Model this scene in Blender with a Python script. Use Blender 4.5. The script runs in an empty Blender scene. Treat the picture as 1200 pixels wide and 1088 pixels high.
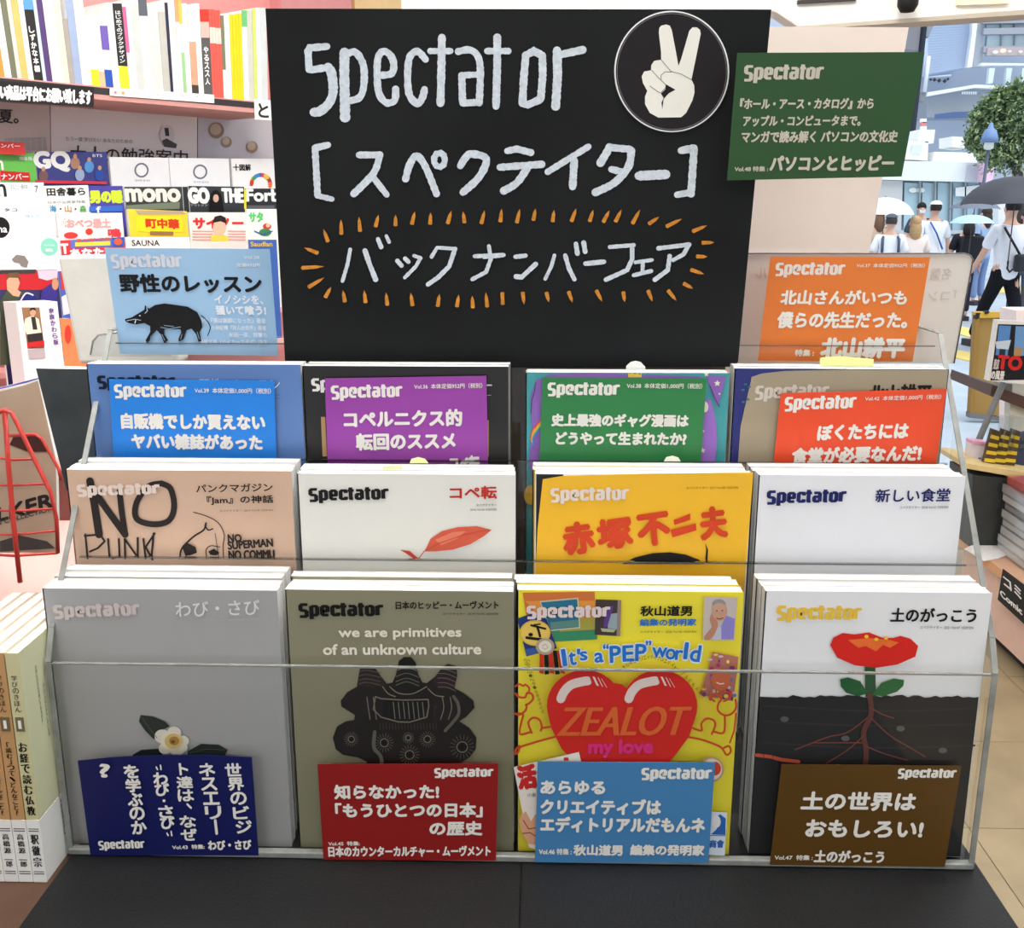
import bpy, bmesh, math, random
from mathutils import Vector, Matrix
random.seed(7)
sc = bpy.context.scene
COL = sc.collection

# ------------------------------------------------------------------ camera, world, lights
FPX = 1200.0
PITCH = math.atan(302 / FPX)
YAW = math.radians(1.58)
CAM = Vector((0, 0, 0.531))
R3 = Matrix.Rotation(YAW, 3, 'Z') @ Matrix.Rotation(math.pi / 2 - PITCH, 3, 'X')
cd = bpy.data.cameras.new('camera')
cd.sensor_width = 36; cd.lens = 36 * FPX / 1200; cd.clip_start = .01; cd.clip_end = 600
cam = bpy.data.objects.new('camera', cd)
cam.matrix_world = Matrix.Translation(CAM) @ R3.to_4x4()
COL.objects.link(cam); sc.camera = cam
sc.view_settings.view_transform = 'Standard'
sc.view_settings.look = 'None'
sc.view_settings.gamma = 1
sc.view_settings.exposure = 0.0
sc.cycles.max_bounces = 10
sc.cycles.transparent_max_bounces = 32
sc.cycles.caustics_reflective = False
sc.cycles.caustics_refractive = False
wd = bpy.data.worlds.new('overcast_sky'); sc.world = wd; wd.use_nodes = True
bg = wd.node_tree.nodes['Background']
bg.inputs[0].default_value = (.86, .93, 1, 1); bg.inputs[1].default_value = 1.0

def area(x, y, z, sx, sy, power, col=(1, .97, .93), rot=(0, 0, 0)):
    l = bpy.data.lights.new('ceiling_and_fill_light', 'AREA'); l.shape = 'RECTANGLE'; l.size = sx; l.size_y = sy
    l.energy = power; l.color = col
    o = bpy.data.objects.new('ceiling_and_fill_light', l); o.location = (x, y, z); o.rotation_euler = rot
    COL.objects.link(o)
for lx, ly, pw in ((-1.1, .2, 9), (.9, .3, 8), (-1.0, -3.0, 44), (1.1, -3.0, 44), (-.7, 1.6, 22), (1.6, 2.2, 16)):  # strong pair behind the camera is added fill for the front covers
    area(lx, ly, 2.0, 1.2, .35, pw)
area(.1, .75, 1.95, .8, .4, 44, rot=(math.radians(42), 0, math.radians(42)))  # unseen tilted fill, added to brighten the left wall and posters
sun = bpy.data.lights.new('cloudy_daylight', 'SUN'); sun.energy = 3.2; sun.angle = math.radians(50); sun.color = (.93, .97, 1)
so = bpy.data.objects.new('cloudy_daylight', sun); so.rotation_euler = (math.radians(18), math.radians(14), 0); COL.objects.link(so)

# ------------------------------------------------------------------ helpers
def lin(c):
    c = c / 255.0
    return c / 12.92 if c <= .04045 else ((c + .055) / 1.055) ** 2.4
MATS = {}
def mat(rgb, rough=.55, spec=.3, noise=.03, scale=40, bump=0, metal=0, key='', emit=0):
    k = (tuple(rgb), rough, spec, noise, scale, bump, metal, key, emit)
    if k in MATS: return MATS[k]
    m = bpy.data.materials.new('mat_%02x%02x%02x' % tuple(int(v) for v in rgb)); m.use_nodes = True
    nt = m.node_tree; b = nt.nodes['Principled BSDF']
    c = [lin(v) for v in rgb]
    b.inputs['Roughness'].default_value = rough
    b.inputs['Specular IOR Level'].default_value = spec
    b.inputs['Metallic'].default_value = metal
    tc = nt.nodes.new('ShaderNodeTexCoord')
    n = nt.nodes.new('ShaderNodeTexNoise'); n.inputs['Scale'].default_value = scale; n.inputs['Detail'].default_value = 4
    nt.links.new(tc.outputs['Object'], n.inputs['Vector'])
    r = nt.nodes.new('ShaderNodeValToRGB')
    r.color_ramp.elements[0].position = .3; r.color_ramp.elements[1].position = .7
    r.color_ramp.elements[0].color = [min(1, v * (1 - noise)) for v in c] + [1]
    r.color_ramp.elements[1].color = [min(1, v * (1 + noise)) for v in c] + [1]
    nt.links.new(n.outputs['Fac'], r.inputs['Fac']); nt.links.new(r.outputs['Color'], b.inputs['Base Color'])
    if bump:
        bp = nt.nodes.new('ShaderNodeBump'); bp.inputs['Strength'].default_value = bump; bp.inputs['Distance'].default_value = .002
        nt.links.new(n.outputs['Fac'], bp.inputs['Height']); nt.links.new(bp.outputs['Normal'], b.inputs['Normal'])
    if emit:
        b.inputs['Emission Color'].default_value = c + [1]; b.inputs['Emission Strength'].default_value = emit
    MATS[k] = m
    return m
def M(c):
    return mat(c) if isinstance(c, (tuple, list)) else c

def page_mat():
    m = bpy.data.materials.new('paper_page_edges'); m.use_nodes = True
    nt = m.node_tree; b = nt.nodes['Principled BSDF']; b.inputs['Roughness'].default_value = .8; b.inputs['Specular IOR Level'].default_value = .1
    tc = nt.nodes.new('ShaderNodeTexCoord'); w = nt.nodes.new('ShaderNodeTexWave'); w.bands_direction = 'Y'
    w.inputs['Scale'].default_value = 160; w.inputs['Distortion'].default_value = .4
    r = nt.nodes.new('ShaderNodeValToRGB'); r.color_ramp.elements[0].color = (.62, .62, .60, 1); r.color_ramp.elements[1].color = (.88, .88, .87, 1)
    r.color_ramp.elements[0].position = .0; r.color_ramp.elements[1].position = .5
    nt.links.new(tc.outputs['Object'], w.inputs['Vector']); nt.links.new(w.outputs['Fac'], r.inputs['Fac']); nt.links.new(r.outputs['Color'], b.inputs['Base Color'])
    return m
PAGE = page_mat()

def clear_mat(name, tint, gl=.05, rough=.03):
    m = bpy.data.materials.new(name); m.use_nodes = True; nt = m.node_tree
    nt.nodes.remove(nt.nodes['Principled BSDF']); out = nt.nodes['Material Output']
    t = nt.nodes.new('ShaderNodeBsdfTransparent'); t.inputs[0].default_value = (*tint, 1)
    g = nt.nodes.new('ShaderNodeBsdfGlossy'); g.inputs['Roughness'].default_value = rough; g.inputs[0].default_value = (1, 1, 1, 1)
    f = nt.nodes.new('ShaderNodeFresnel'); f.inputs['IOR'].default_value = 1.49
    mu = nt.nodes.new('ShaderNodeMath'); mu.operation = 'MULTIPLY'; mu.inputs[1].default_value = gl
    nt.links.new(f.outputs[0], mu.inputs[0])
    ge = nt.nodes.new('ShaderNodeNewGeometry'); sb = nt.nodes.new('ShaderNodeMath'); sb.operation = 'SUBTRACT'; sb.inputs[0].default_value = 1
    nt.links.new(ge.outputs['Backfacing'], sb.inputs[1]); m2 = nt.nodes.new('ShaderNodeMath'); m2.operation = 'MULTIPLY'
    nt.links.new(mu.outputs[0], m2.inputs[0]); nt.links.new(sb.outputs[0], m2.inputs[1]); mu = m2
    mx = nt.nodes.new('ShaderNodeMixShader')
    nt.links.new(mu.outputs[0], mx.inputs[0]); nt.links.new(t.outputs[0], mx.inputs[1]); nt.links.new(g.outputs[0], mx.inputs[2])
    nt.links.new(mx.outputs[0], out.inputs['Surface'])
    return m
ACR = clear_mat('clear_acrylic', (.99, .992, .99), .8)
FILM = clear_mat('clear_film', (.9, .92, .93), 1.2, .15)
GLASS = clear_mat('storefront_glass', (.75, .82, .86), 1.0)
ACR_EDGE = mat((136, 138, 134), .25, .6, .2, 60)

def ray(x, y):
    return R3 @ Vector(((x - 600) / FPX, -(y - 544) / FPX, -1))
class Plane:
    def __init__(s, o, n):
        s.o = Vector(o); s.n = Vector(n).normalized()
    def P(s, x, y, off=0):
        d = ray(x, y); o = s.o + s.n * off
        t = (o - CAM).dot(s.n) / d.dot(s.n)
        return CAM + d * t
def YP(y): return Plane((0, y, 0), (0, -1, 0))
def ZP(z): return Plane((0, 0, z), (0, 0, 1))
def XP(x): return Plane((x, 0, 0), (-1, 0, 0))

class MB:
    def __init__(s): s.v = []; s.f = []; s.sm = False
    def add(s, vs, fs):
        b = len(s.v); s.v += [Vector(v) for v in vs]; s.f += [tuple(i + b for i in f) for f in fs]; return s
    def box(s, x0, x1, y0, y1, z0, z1):
        return s.add([(x0, y0, z0), (x1, y0, z0), (x1, y1, z0), (x0, y1, z0), (x0, y0, z1), (x1, y0, z1), (x1, y1, z1), (x0, y1, z1)],
                     [(0, 3, 2, 1), (4, 5, 6, 7), (0, 1, 5, 4), (1, 2, 6, 5), (2, 3, 7, 6), (3, 0, 4, 7)])
    def prism(s, pts, vec):
        n = len(pts); vec = Vector(vec)
        vs = list(pts) + [p + vec for p in pts]
        fs = [tuple(range(n)), tuple(range(2 * n - 1, n - 1, -1))] + [(i, i + n, (i + 1) % n + n, (i + 1) % n) for i in range(n)]
        return s.add(vs, fs)
    def tube(s, path, r, n=8, cap=True):
        path = [Vector(p) for p in path]; rr = r if isinstance(r, (list, tuple)) else [r] * len(path)
        rings = []
        for i, p in enumerate(path):
            a = path[max(0, i - 1)]; b = path[min(len(path) - 1, i + 1)]
            t = (b - a).normalized(); u = t.cross(Vector((0, 0, 1)))
            if u.length < .05: u = t.cross(Vector((0, 1, 0)))
            u.normalize(); w = t.cross(u)
            rings.append([p + (u * math.cos(2 * math.pi * k / n) + w * math.sin(2 * math.pi * k / n)) * rr[i] for k in range(n)])
        vs = [q for rg in rings for q in rg]; fs = []
        for i in range(len(path) - 1):
            for k in range(n):
                fs.append((i * n + k, i * n + (k + 1) % n, (i + 1) * n + (k + 1) % n, (i + 1) * n + k))
        if cap: fs += [tuple(range(n))[::-1], tuple(range((len(path) - 1) * n, len(path) * n))]
        s.sm = True
        return s.add(vs, fs)
    def lathe(s, prof, c, n=16, sx=1, sy=1):
        c = Vector(c); vs = []; fs = []
        for r, z in prof:
            for k in range(n):
                a = 2 * math.pi * k / n; vs.append(c + Vector((r * math.cos(a) * sx, r * math.sin(a) * sy, z)))
        for i in range(len(prof) - 1):
            for k in range(n):
                fs.append((i * n + k, i * n + (k + 1) % n, (i + 1) * n + (k + 1) % n, (i + 1) * n + k))
        s.sm = True
        return s.add(vs, fs)
    def build(s, name, m, parent=None, bevel=0):
        loc = Vector(parent['org']) if parent is not None and 'org' in parent else Vector((0, 0, 0))
        me = bpy.data.meshes.new(name)
        if parent is None and s.v:
            loc = sum(s.v, Vector()) / len(s.v); loc.z = min(v.z for v in s.v)
        me.from_pydata([v - loc for v in s.v], [], s.f); me.materials.append(M(m)); me.update()
        if s.sm:
            for p in me.polygons: p.use_smooth = True
        o = bpy.data.objects.new(name, me); COL.objects.link(o)
        if parent is not None: o.parent = parent
        else: o.location = loc
        if bevel:
            bv = o.modifiers.new('bevel', 'BEVEL'); bv.width = bevel; bv.segments = 2; bv.limit_method = 'ANGLE'
        return o

def thing(name, label, cat, loc, group=None):
    o = bpy.data.objects.new(name, None); COL.objects.link(o); o.location = loc; o.empty_display_size = .05
    o['org'] = [float(v) for v in loc]; o['label'] = label; o['category'] = cat
    if group: o['group'] = group
    return o
def tag(o, label, cat, group=None):
    o['label'] = label; o['category'] = cat
    if group: o['group'] = group
    return o
def struct(o): o['kind'] = 'structure'; return o
def box(name, d, m, parent=None, bevel=0): return MB().box(*d).build(name, m, parent, bevel)

# ---- flat print on a plane
TXT = {}
def text_pts(s):
    if s in TXT: return TXT[s]
    cu = bpy.data.curves.new('t', 'FONT'); cu.body = s; cu.resolution_u = 3
    o = bpy.data.objects.new('t', cu); me = o.to_mesh()
    vs = [(v.co.x, v.co.y) for v in me.vertices]; fs = [tuple(p.vertices) for p in me.polygons]
    o.to_mesh_clear(); bpy.data.objects.remove(o); bpy.data.curves.remove(cu)
    x0 = min(v[0] for v in vs); x1 = max(v[0] for v in vs); y0 = min(v[1] for v in vs); y1 = max(v[1] for v in vs)
    w = max(x1 - x0, 1e-6); h = max(y1 - y0, 1e-6)
    TXT[s] = ([((v[0] - x0) / w, (v[1] - y0) / h) for v in vs], fs, w / h)
    return TXT[s]

LOGO = []
def _logo():
    def L(adv, *st): LOGO.append((adv, st))
    L(.68, [(.58, 1.06), (.22, 1.06), (.13, .95), (.13, .62), (.2, .53), (.42, .5), (.5, .4), (.5, .05), (.42, -.04), (.06, -.04)])
    L(.68, [(.13, .94), (.13, -.28)], [(.13, .9), (.42, .9), (.5, .8), (.5, .2), (.42, .1), (.13, .1)])
    L(.66, [(.15, .46), (.48, .46), (.48, .8), (.4, .9), (.22, .9), (.13, .8), (.13, .2), (.22, .1), (.52, .1)])
    L(.60, [(.48, .66), (.48, .9), (.22, .9), (.13, .8), (.13, .2), (.22, .1), (.48, .1), (.48, .32)])
    L(.46, [(.2, 1.2), (.2, .1), (.36, .1)], [(.02, .9), (.42, .9)])
    L(.66, [(.1, .9), (.42, .9), (.5, .8), (.5, .08)], [(.5, .54), (.2, .54), (.13, .45), (.13, .18), (.2, .1), (.5, .1)])
    L(.46, [(.2, 1.2), (.2, .1), (.36, .1)], [(.02, .9), (.42, .9)])
    L(.67, [(.22, .9), (.42, .9), (.5, .8), (.5, .2), (.42, .1), (.22, .1), (.13, .2), (.13, .8), (.22, .9)])
    L(.50, [(.13, .94), (.13, .06)], [(.13, .72), (.26, .9), (.5, .9)])
_logo()

class Art:
    def __init__(s, parent, plane, quad, d=.00012, base=.0008, zoom=None):
        s.p = parent; s.pl = plane; s.d = d; s.base = base; s.lv = 1; s.L = {}; s.m = 0; s.q = quad; s.zoom = zoom
        s.sub = next((c for c in parent.children if c.name.split('.')[0] in ('front_cover', 'card_sheet', 'board_panel', 'sticker_disc', 'poster_sheet', 'label_strip', 'sign_sheet', 'sign_plate', 'sheet', 'spine', 'frame')), None)
    def z(s, pt):
        if s.zoom: return (s.zoom[0] + pt[0] / s.zoom[2], s.zoom[1] + pt[1] / s.zoom[2])
        return pt
    def mb(s, name, col):
        k = (name, col if not isinstance(col, list) else tuple(col))
        if k not in s.L: s.L[k] = MB()
        return s.L[k]
    def raw(s, pts, faces, col, name, lv=None):
        off = s.base + s.d * (s.lv if lv is None else lv) + (s.m % 9) * s.d * .1; s.m += 1
        s.mb(name, col).add([s.pl.P(x, y, off) for x, y in pts], faces)
    def poly(s, pts, col, name='printed_picture'):
        pts = [s.z(p) for p in pts]; s.raw(pts, [tuple(range(len(pts)))], col, name); s.lv += 1
    def ell(s, cx, cy, rx, ry, col, name='printed_picture', a0=0, a1=360, rot=0):
        n = 20; c, sn = math.cos(math.radians(rot)), math.sin(math.radians(rot)); pts = []
        for i in range(n + (0 if a1 - a0 >= 360 else 1)):
            a = math.radians(a0 + (a1 - a0) * i / n); u, v = rx * math.cos(a), ry * math.sin(a)
            pts.append((cx + u * c - v * sn, cy + u * sn + v * c))
        s.poly(pts, col, name)
    def stroke(s, pts, w, col, name='printed_line', closed=False, rough=0, smooth=False, adv=True, ky=1, caps=True):
        pts = [s.z(p) for p in pts]
        if s.zoom: w = w / s.zoom[2]
        if smooth and len(pts) > 2:
            q = []
            for i in range(len(pts) - 1):
                a = pts[max(0, i - 1)]; b = pts[i]; c = pts[i + 1]; d = pts[min(len(pts) - 1, i + 2)]
                for k in range(5):
                    t = k / 5
                    q.append(tuple(.5 * (2 * b[j] + (c[j] - a[j]) * t + (2 * a[j] - 5 * b[j] + 4 * c[j] - d[j]) * t * t + (3 * b[j] - a[j] - 3 * c[j] + d[j]) * t ** 3) for j in (0, 1)))
            pts = q + [pts[-1]]
        if closed: pts = pts + [pts[0]]
        if ky != 1: pts = [(x, y * ky) for x, y in pts]
        if rough:
            q = []
            for a, b in zip(pts, pts[1:]):
                n = max(1, int(math.hypot(b[0] - a[0], b[1] - a[1]) / 1.6))
                q += [(a[0] + (b[0] - a[0]) * k / n, a[1] + (b[1] - a[1]) * k / n) for k in range(n)]
            pts = q + [pts[-1]]
        n = len(pts)
        W = [w / 2 * (1 + rough * random.uniform(-1, 1)) for _ in pts]
        V = []; F = []; NR = []
        for i in range(n - 1):
            a, b = pts[i], pts[i + 1]; L = math.hypot(b[0] - a[0], b[1] - a[1]) or 1e-6
            NR.append((-(b[1] - a[1]) / L, (b[0] - a[0]) / L))
        def vn(i, j):      # normal of segment j at vertex i, shared with its neighbour on gentle bends
            o = i - 1 if j == i else i
            if o < 0 or o >= n - 1: return NR[j], False
            c = NR[j][0] * NR[o][0] + NR[j][1] * NR[o][1]
            if c < .55: return NR[j], True
            q = 1 / (1 + c); return ((NR[j][0] + NR[o][0]) * q, (NR[j][1] + NR[o][1]) * q), False
        for i in range(n - 1):
            a, b = pts[i], pts[i + 1]; na, _ = vn(i, i); nb, _ = vn(i + 1, i); k = len(V)
            V += [(a[0] + na[0] * W[i], a[1] + na[1] * W[i]), (b[0] + nb[0] * W[i + 1], b[1] + nb[1] * W[i + 1]), (b[0] - nb[0] * W[i + 1], b[1] - nb[1] * W[i + 1]), (a[0] - na[0] * W[i], a[1] - na[1] * W[i])]
            F.append((k, k + 1, k + 2, k + 3))
        for i in range(n):
            if 0 < i < n - 1:
                if not vn(i, i)[1]: continue
            elif not caps: continue
            k = len(V); m = 10
            V += [(pts[i][0] + W[i] * math.cos(2 * math.pi * j / m + .39), pts[i][1] + W[i] * math.sin(2 * math.pi * j / m + .39)) for j in range(m)]
            F.append(tuple(range(k, k + m)))
        if ky != 1: V = [(x, y / ky) for x, y in V]
        off = s.base + s.d * s.lv; mb = s.mb(name, col); s.m += 1
        for i, fc in enumerate(F):
            o_ = off + ((0 if len(fc) == 4 else 1 + i % 9) + s.m % 3 * 11) * s.d * .03
            mb.add([s.pl.P(*V[j], o_) for j in fc], [tuple(range(len(fc)))])
        if adv: s.lv += .25
    def boxmap(s, bx):
        x0, y0, x1, y1 = bx
        if s.zoom: x0, y0 = s.z((x0, y0)); x1, y1 = s.z((x1, y1))
        tl, tr, br, bl = s.q; xc, yc = (x0 + x1) / 2, (y0 + y1) / 2
        def f(u, v):   # v 0 bottom .. 1 top
            x = x0 + (x1 - x0) * u; y = y1 + (y0 - y1) * v
            t = (x - tl[0]) / (tr[0] - tl[0])
            sl = (bl[0] - tl[0]) / (bl[1] - tl[1]) * (1 - t) + (br[0] - tr[0]) / (br[1] - tr[1]) * t
            return (x + sl * (y - yc), y + (tr[1] - tl[1]) / (tr[0] - tl[0]) * (x - xc))
        return f
    def text(s, st, bx, col, bold=.0, name='printed_lettering', vert=False, rot=0):
        if vert:
            x0, y0, x1, y1 = bx; n = len(st); h = (y1 - y0) / n
            for i, ch in enumerate(st):
                if ch in ' 　': continue
                a, b, c, d = x0, y0 + h * (i + .05), x1, y0 + h * (i + .95)
                small = ch in 'っゃゅょッャュョ、。・ぁぃぅぇぉィェ'
                if ch in '・、。': a, b, c, d = (x0 + x1) / 2 - h * .1 + (h * .2 if ch != '・' else 0), y0 + h * (i + .35) - (h * .2 if ch != '・' else 0), (x0 + x1) / 2 + h * .12 + (h * .2 if ch != '・' else 0), y0 + h * (i + .6) - (h * .2 if ch != '・' else 0)
                elif ch == 'ー': a, c = (x0 + x1) / 2 - h * .05, (x0 + x1) / 2 + h * .05; ch = '|'
                elif small: a += (x1 - x0) * .25; b += h * .1
                s.text(ch, (a, b, c, d), col, bold, name); s.lv -= 1
            s.lv += 1; return
        vs, fs, ar = text_pts(st); f = s.boxmap(bx)
        hh = abs(bx[3] - bx[1]) / (s.zoom[2] if s.zoom else 1); r = bold * hh * 1.25
        base = [f(u, v) for u, v in vs]
        if rot:
            cx = sum(p[0] for p in base) / len(base); cy = sum(p[1] for p in base) / len(base); c, sn = math.cos(rot), math.sin(rot)
            base = [(cx + (x - cx) * c - (y - cy) * sn, cy + (x - cx) * sn + (y - cy) * c) for x, y in base]
        shifts = [(0, 0)] if r == 0 else [(r * math.cos(a * math.pi / 3), r * math.sin(a * math.pi / 3)) for a in range(6)] + [(0, 0)]
        for dx, dy in shifts: s.raw([(x + dx, y + dy) for x, y in base], fs, col, name)
        s.lv += 1
    def logo(s, bx, col, name='title_logo'):
        f = s.boxmap(bx); tot = sum(a for a, _ in LOGO); x = 0
        px = abs(bx[2] - bx[0]) / tot / (s.zoom[2] if s.zoom else 1); zz = s.zoom; s.zoom = None
        for adv, sts in LOGO:
            for st in sts: s.stroke([f((x + p[0]) / tot, (p[1] + .4) / 1.73) for p in st], .27 * px, col, name, adv=False, ky=1.5, caps=False)
            x += adv
        s.zoom = zz; s.lv += 1
    def done(s):
        for (name, col), mb in s.L.items():
            o = mb.build(name, col if not isinstance(col, tuple) else mat(col, .6, .2, .02), s.p); o['kind'] = 'stuff'
            if s.sub: o.parent = s.sub

WHITE = (235, 235, 233)
BLACK = (26, 24, 24)

# ------------------------------------------------------------------ setting
FLOOR = -.9; STREET = -1.12
fl = struct(box('floor', (-5, 6, -3, 4.5, FLOOR - .06, FLOOR - .006), (150, 134, 104)))
fl['org'] = list(fl.location)
tile_m = mat((168, 152, 120), .35, .4, .16, 5, .05)
t0 = None
for i in range(9):
    for j in range(13):
        x = .35 + i * .45; y = -.9 + j * .41
        if t0 is None:
            t0 = MB().box(-.2238, .2238, -.2038, .2038, 0, .006).build('tile', tile_m, None); t0.location = (0, 0, 0); t = t0
        else:
            t = t0.copy(); COL.objects.link(t)
        t.parent = fl; t.location = Vector((x, y, FLOOR - .006)) - fl.location
pav = struct(box('street', (-60, 90, 4.5, 140, STREET - .1, STREET), mat((172, 184, 196), .5, .4, .12, 2.2)))
pav['org'] = list(pav.location)
def ground_poly(pts, z, th, name, m, parent=None):
    pl = ZP(z); return MB().prism([pl.P(*p) for p in pts], (0, 0, -th)).build(name, m, parent)
yl = (232, 205, 120)
for k, q in enumerate([[(900, 330), (1200, 338), (1200, 344), (900, 336)], [(1090, 372), (1140, 386), (1140, 396), (1080, 378)], [(1080, 402), (1142, 414), (1142, 424), (1080, 410)]]):
    ground_poly(q, STREET + .012, .012, 'tactile_strip', yl, pav)

struct(box('ceiling', (-4, 5, -4.2, 3.4, 2.12, 2.2), (226, 224, 220)))
WA = math.radians(36.5)
We = Vector((math.sin(WA), math.cos(WA), 0)); Wn = Vector((math.cos(WA), -math.sin(WA), 0))
_d = ray(250, 242); _d = _d / math.hypot(_d.x, _d.y)
W0 = CAM + _d * 3.0
def WP(k): return Plane(W0 + Wn * k, Wn)
def on_wall(pts, k, th, name, m, parent=None, bevel=0):
    pl = WP(k); return MB().prism([pl.P(*p) for p in pts], -Wn * th).build(name, m, parent, bevel)
def wall_quad(x0, x1, z0, z1, k):
    pl = WP(k); a = pl.P(x0, 242); b = pl.P(x1, 242)
    return [Vector((a.x, a.y, z1)), Vector((b.x, b.y, z1)), Vector((b.x, b.y, z0)), Vector((a.x, a.y, z0))]
wl = struct(MB().prism(wall_quad(-420, 424, FLOOR, 2.1, 0), -Wn * .12).build('wall_left', (222, 150, 146)))
struct(MB().prism(wall_quad(424, 492, FLOOR, 2.1, .02), -Wn * .1).build('wall_back', (222, 190, 140)))
struct(MB().prism(wall_quad(342, 420, FLOOR, 2.1, .05), -Wn * .049).build('trim_1', (205, 140, 140)))

# window header and its details
hp = YP(2.4)
hd = thing('window_header_box', 'long white box beam over the shop window with a dark line along it', 'beam', hp.P(900, 10))
MB().prism([hp.P(470, -60), hp.P(1260, -90), hp.P(1260, 11), hp.P(1130, 21), hp.P(935, 32), hp.P(908, 14), hp.P(470, 60)], (0, .06, 0)).build('beam_body', (238, 236, 232), hd, .006)
MB().prism([hp.P(935, 0, .01), hp.P(1004, -3, .01), hp.P(1004, 0, .01), hp.P(935, 4, .01)], (0, .01, 0)).build('dark_slot', (60, 56, 54), hd)
MB().prism([hp.P(935, 31, .012), hp.P(1260, 7, .012), hp.P(1260, 13, .012), hp.P(935, 35, .012)], (0, .08, 0)).build('bottom_rail', (196, 184, 168), hd)
MB().prism([hp.P(1122, -6, .01), hp.P(1182, -9, .01), hp.P(1182, 4, .01), hp.P(1122, 6, .01)], (0, .01, 0)).build('label_card', (250, 236, 205), hd)
sp = thing('spotlight', 'small black spotlight hanging under the white window beam', 'lamp', hp.P(1064, 4, .05))
c = hp.P(1064, 2, .05)
MB().lathe([(.0, -.022), (.014, -.02), (.021, -.008), (.022, .012), (.012, .03), (0, .031)], c, 16).build('lamp_head', (25, 25, 26), sp)
MB().tube([c + Vector((0, 0, .02)), c + Vector((0, .03, .1))], .004).build('stem', (30, 30, 30), sp)

# table, mats
tb = thing('display_table', 'wooden table top carrying the clear magazine rack and black mats', 'table', (0, .9, -.04))
rx = ZP(0).P(1140, 1012).x + .003
wood = mat((86, 62, 48), .45, .3, .18, 14, .05)
box('table_top', (-1.15, rx, -.15, 1.25, -.034, -.0035), wood, tb, .003)
for lx in (-1.08, rx - .1):
    for ly in (-.1, 1.15): box('leg', (lx, lx + .06, ly, ly + .06, FLOOR, -.034), wood, tb)
box('apron', (-1.0, rx - .1, -.05, -.02, -.13, -.034), wood, tb)
leather = mat((20, 21, 23), .5, .3, .15, 420, .25, key='leather')
seam = ZP(0).P(611, 1020).x
lx0 = ZP(0).P(80, 1006).x
tag(box('desk_mat', (lx0, seam - .0002, .12, 1.0, -.0032, 0), leather, None, .0012), 'black leather-look mat under the left half of the rack', 'mat', 'black table mats')
tag(box('desk_mat', (seam + .0002, rx, .12, 1.0, -.0032, 0), leather, None, .0012), 'black leather-look mat under the right half of the rack', 'mat', 'black table mats')

# ------------------------------------------------------------------ acrylic rack
ROWY = [.763, .825, .885, .937]
XL = YP(.75).P(61, 785).x; XR = YP(.75).P(1163, 785).x
rack = thing('acrylic_rack', 'clear stepped acrylic rack holding the rows of magazines', 'display rack', (0, .85, 0))
FT = [.173, .240, .312, .408]; FB = [.004, .075, .152, .235]; FY = [.750, .8175, .8775, .933]
for i in range(4):
    n = 'front_panel'
    x0, x1 = XL, XR
    box(n, (x0, x1, FY[i], FY[i] + .003, FB[i], FT[i]), ACR, rack)
    box('top_edge', (x0, x1, FY[i] - .0001, FY[i] + .0031, FT[i] - .0001, FT[i] + .0012), ACR_EDGE if i == 0 else clear_mat('edge_%d' % i, (.55, .56, .55), 2), rack)
    ye = FY[i + 1] if i < 3 else .983
    box('tier_floor', (x0, x1, FY[i] + .003, ye, FB[i] - .003, FB[i]), ACR, rack)
box('base_edge', (XL - .003, XR + .003, .7465, .7535, 0.0005, .006), ACR_EDGE, rack, .001)
box('back_panel', (XL, XR, .99, .993, .0, .408), ACR, rack)
for X, s in ((XL, -1), (XR, 1)):
    prof = [(.75, .0), (.75, .175), (.762, .20), (.93, .42), (.993, .42), (.993, 0)]
    pts = [Vector((X, y, z)) for y, z in prof]
    MB().prism(pts, (s * .004, 0, 0)).build('side_panel', ACR, rack)
    mbx = MB()
    for a, b in ((0, 1), (1, 2), (2, 3), (3, 4)):
        p, q = pts[a], pts[b]; t = (q - p).normalized(); nn = Vector((0, -t.z, t.y)) * .0012
        if nn.y > 0: nn = -nn
        mbx.prism([p, q, q + nn, p + nn], (s * .0045, 0, 0))
    mbx.build('polished_edge', ACR_EDGE, rack)

# ------------------------------------------------------------------ magazines in the rack
def magazine(label, x0, x1, y, zt, cover, h=.236, th=.0128, group=None, cover_px=None, spine=None, name='magazine', pages=PAGE, cat='magazine'):
    z0 = zt - h
    t = thing(name, label, cat, ((x0 + x1) / 2, y, z0), group)
    pl = YP(y)
    if cover_px: MB().prism([pl.P(*p) for p in cover_px], (0, .0005, 0)).build('front_cover', mat(cover, .32, .4, .01), t)
    else: box('front_cover', (x0, x1, y, y + .0005, z0, zt), mat(cover, .32, .4, .01), t)
    box('page_block', (x0 + .0012, x1 - .0006, y + .0007, y + th - .0006, z0 + .0005, zt - .0006), pages, t)
    box('back_cover', (x0, x1, y + th - .0005, y + th, z0, zt), mat((225, 225, 222), .35, .4, .01), t)
    box('spine', (x0, x0 + .001, y, y + th, z0, zt), mat(spine or (222, 222, 218), .35, .4, .02), t)
    return t

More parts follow.
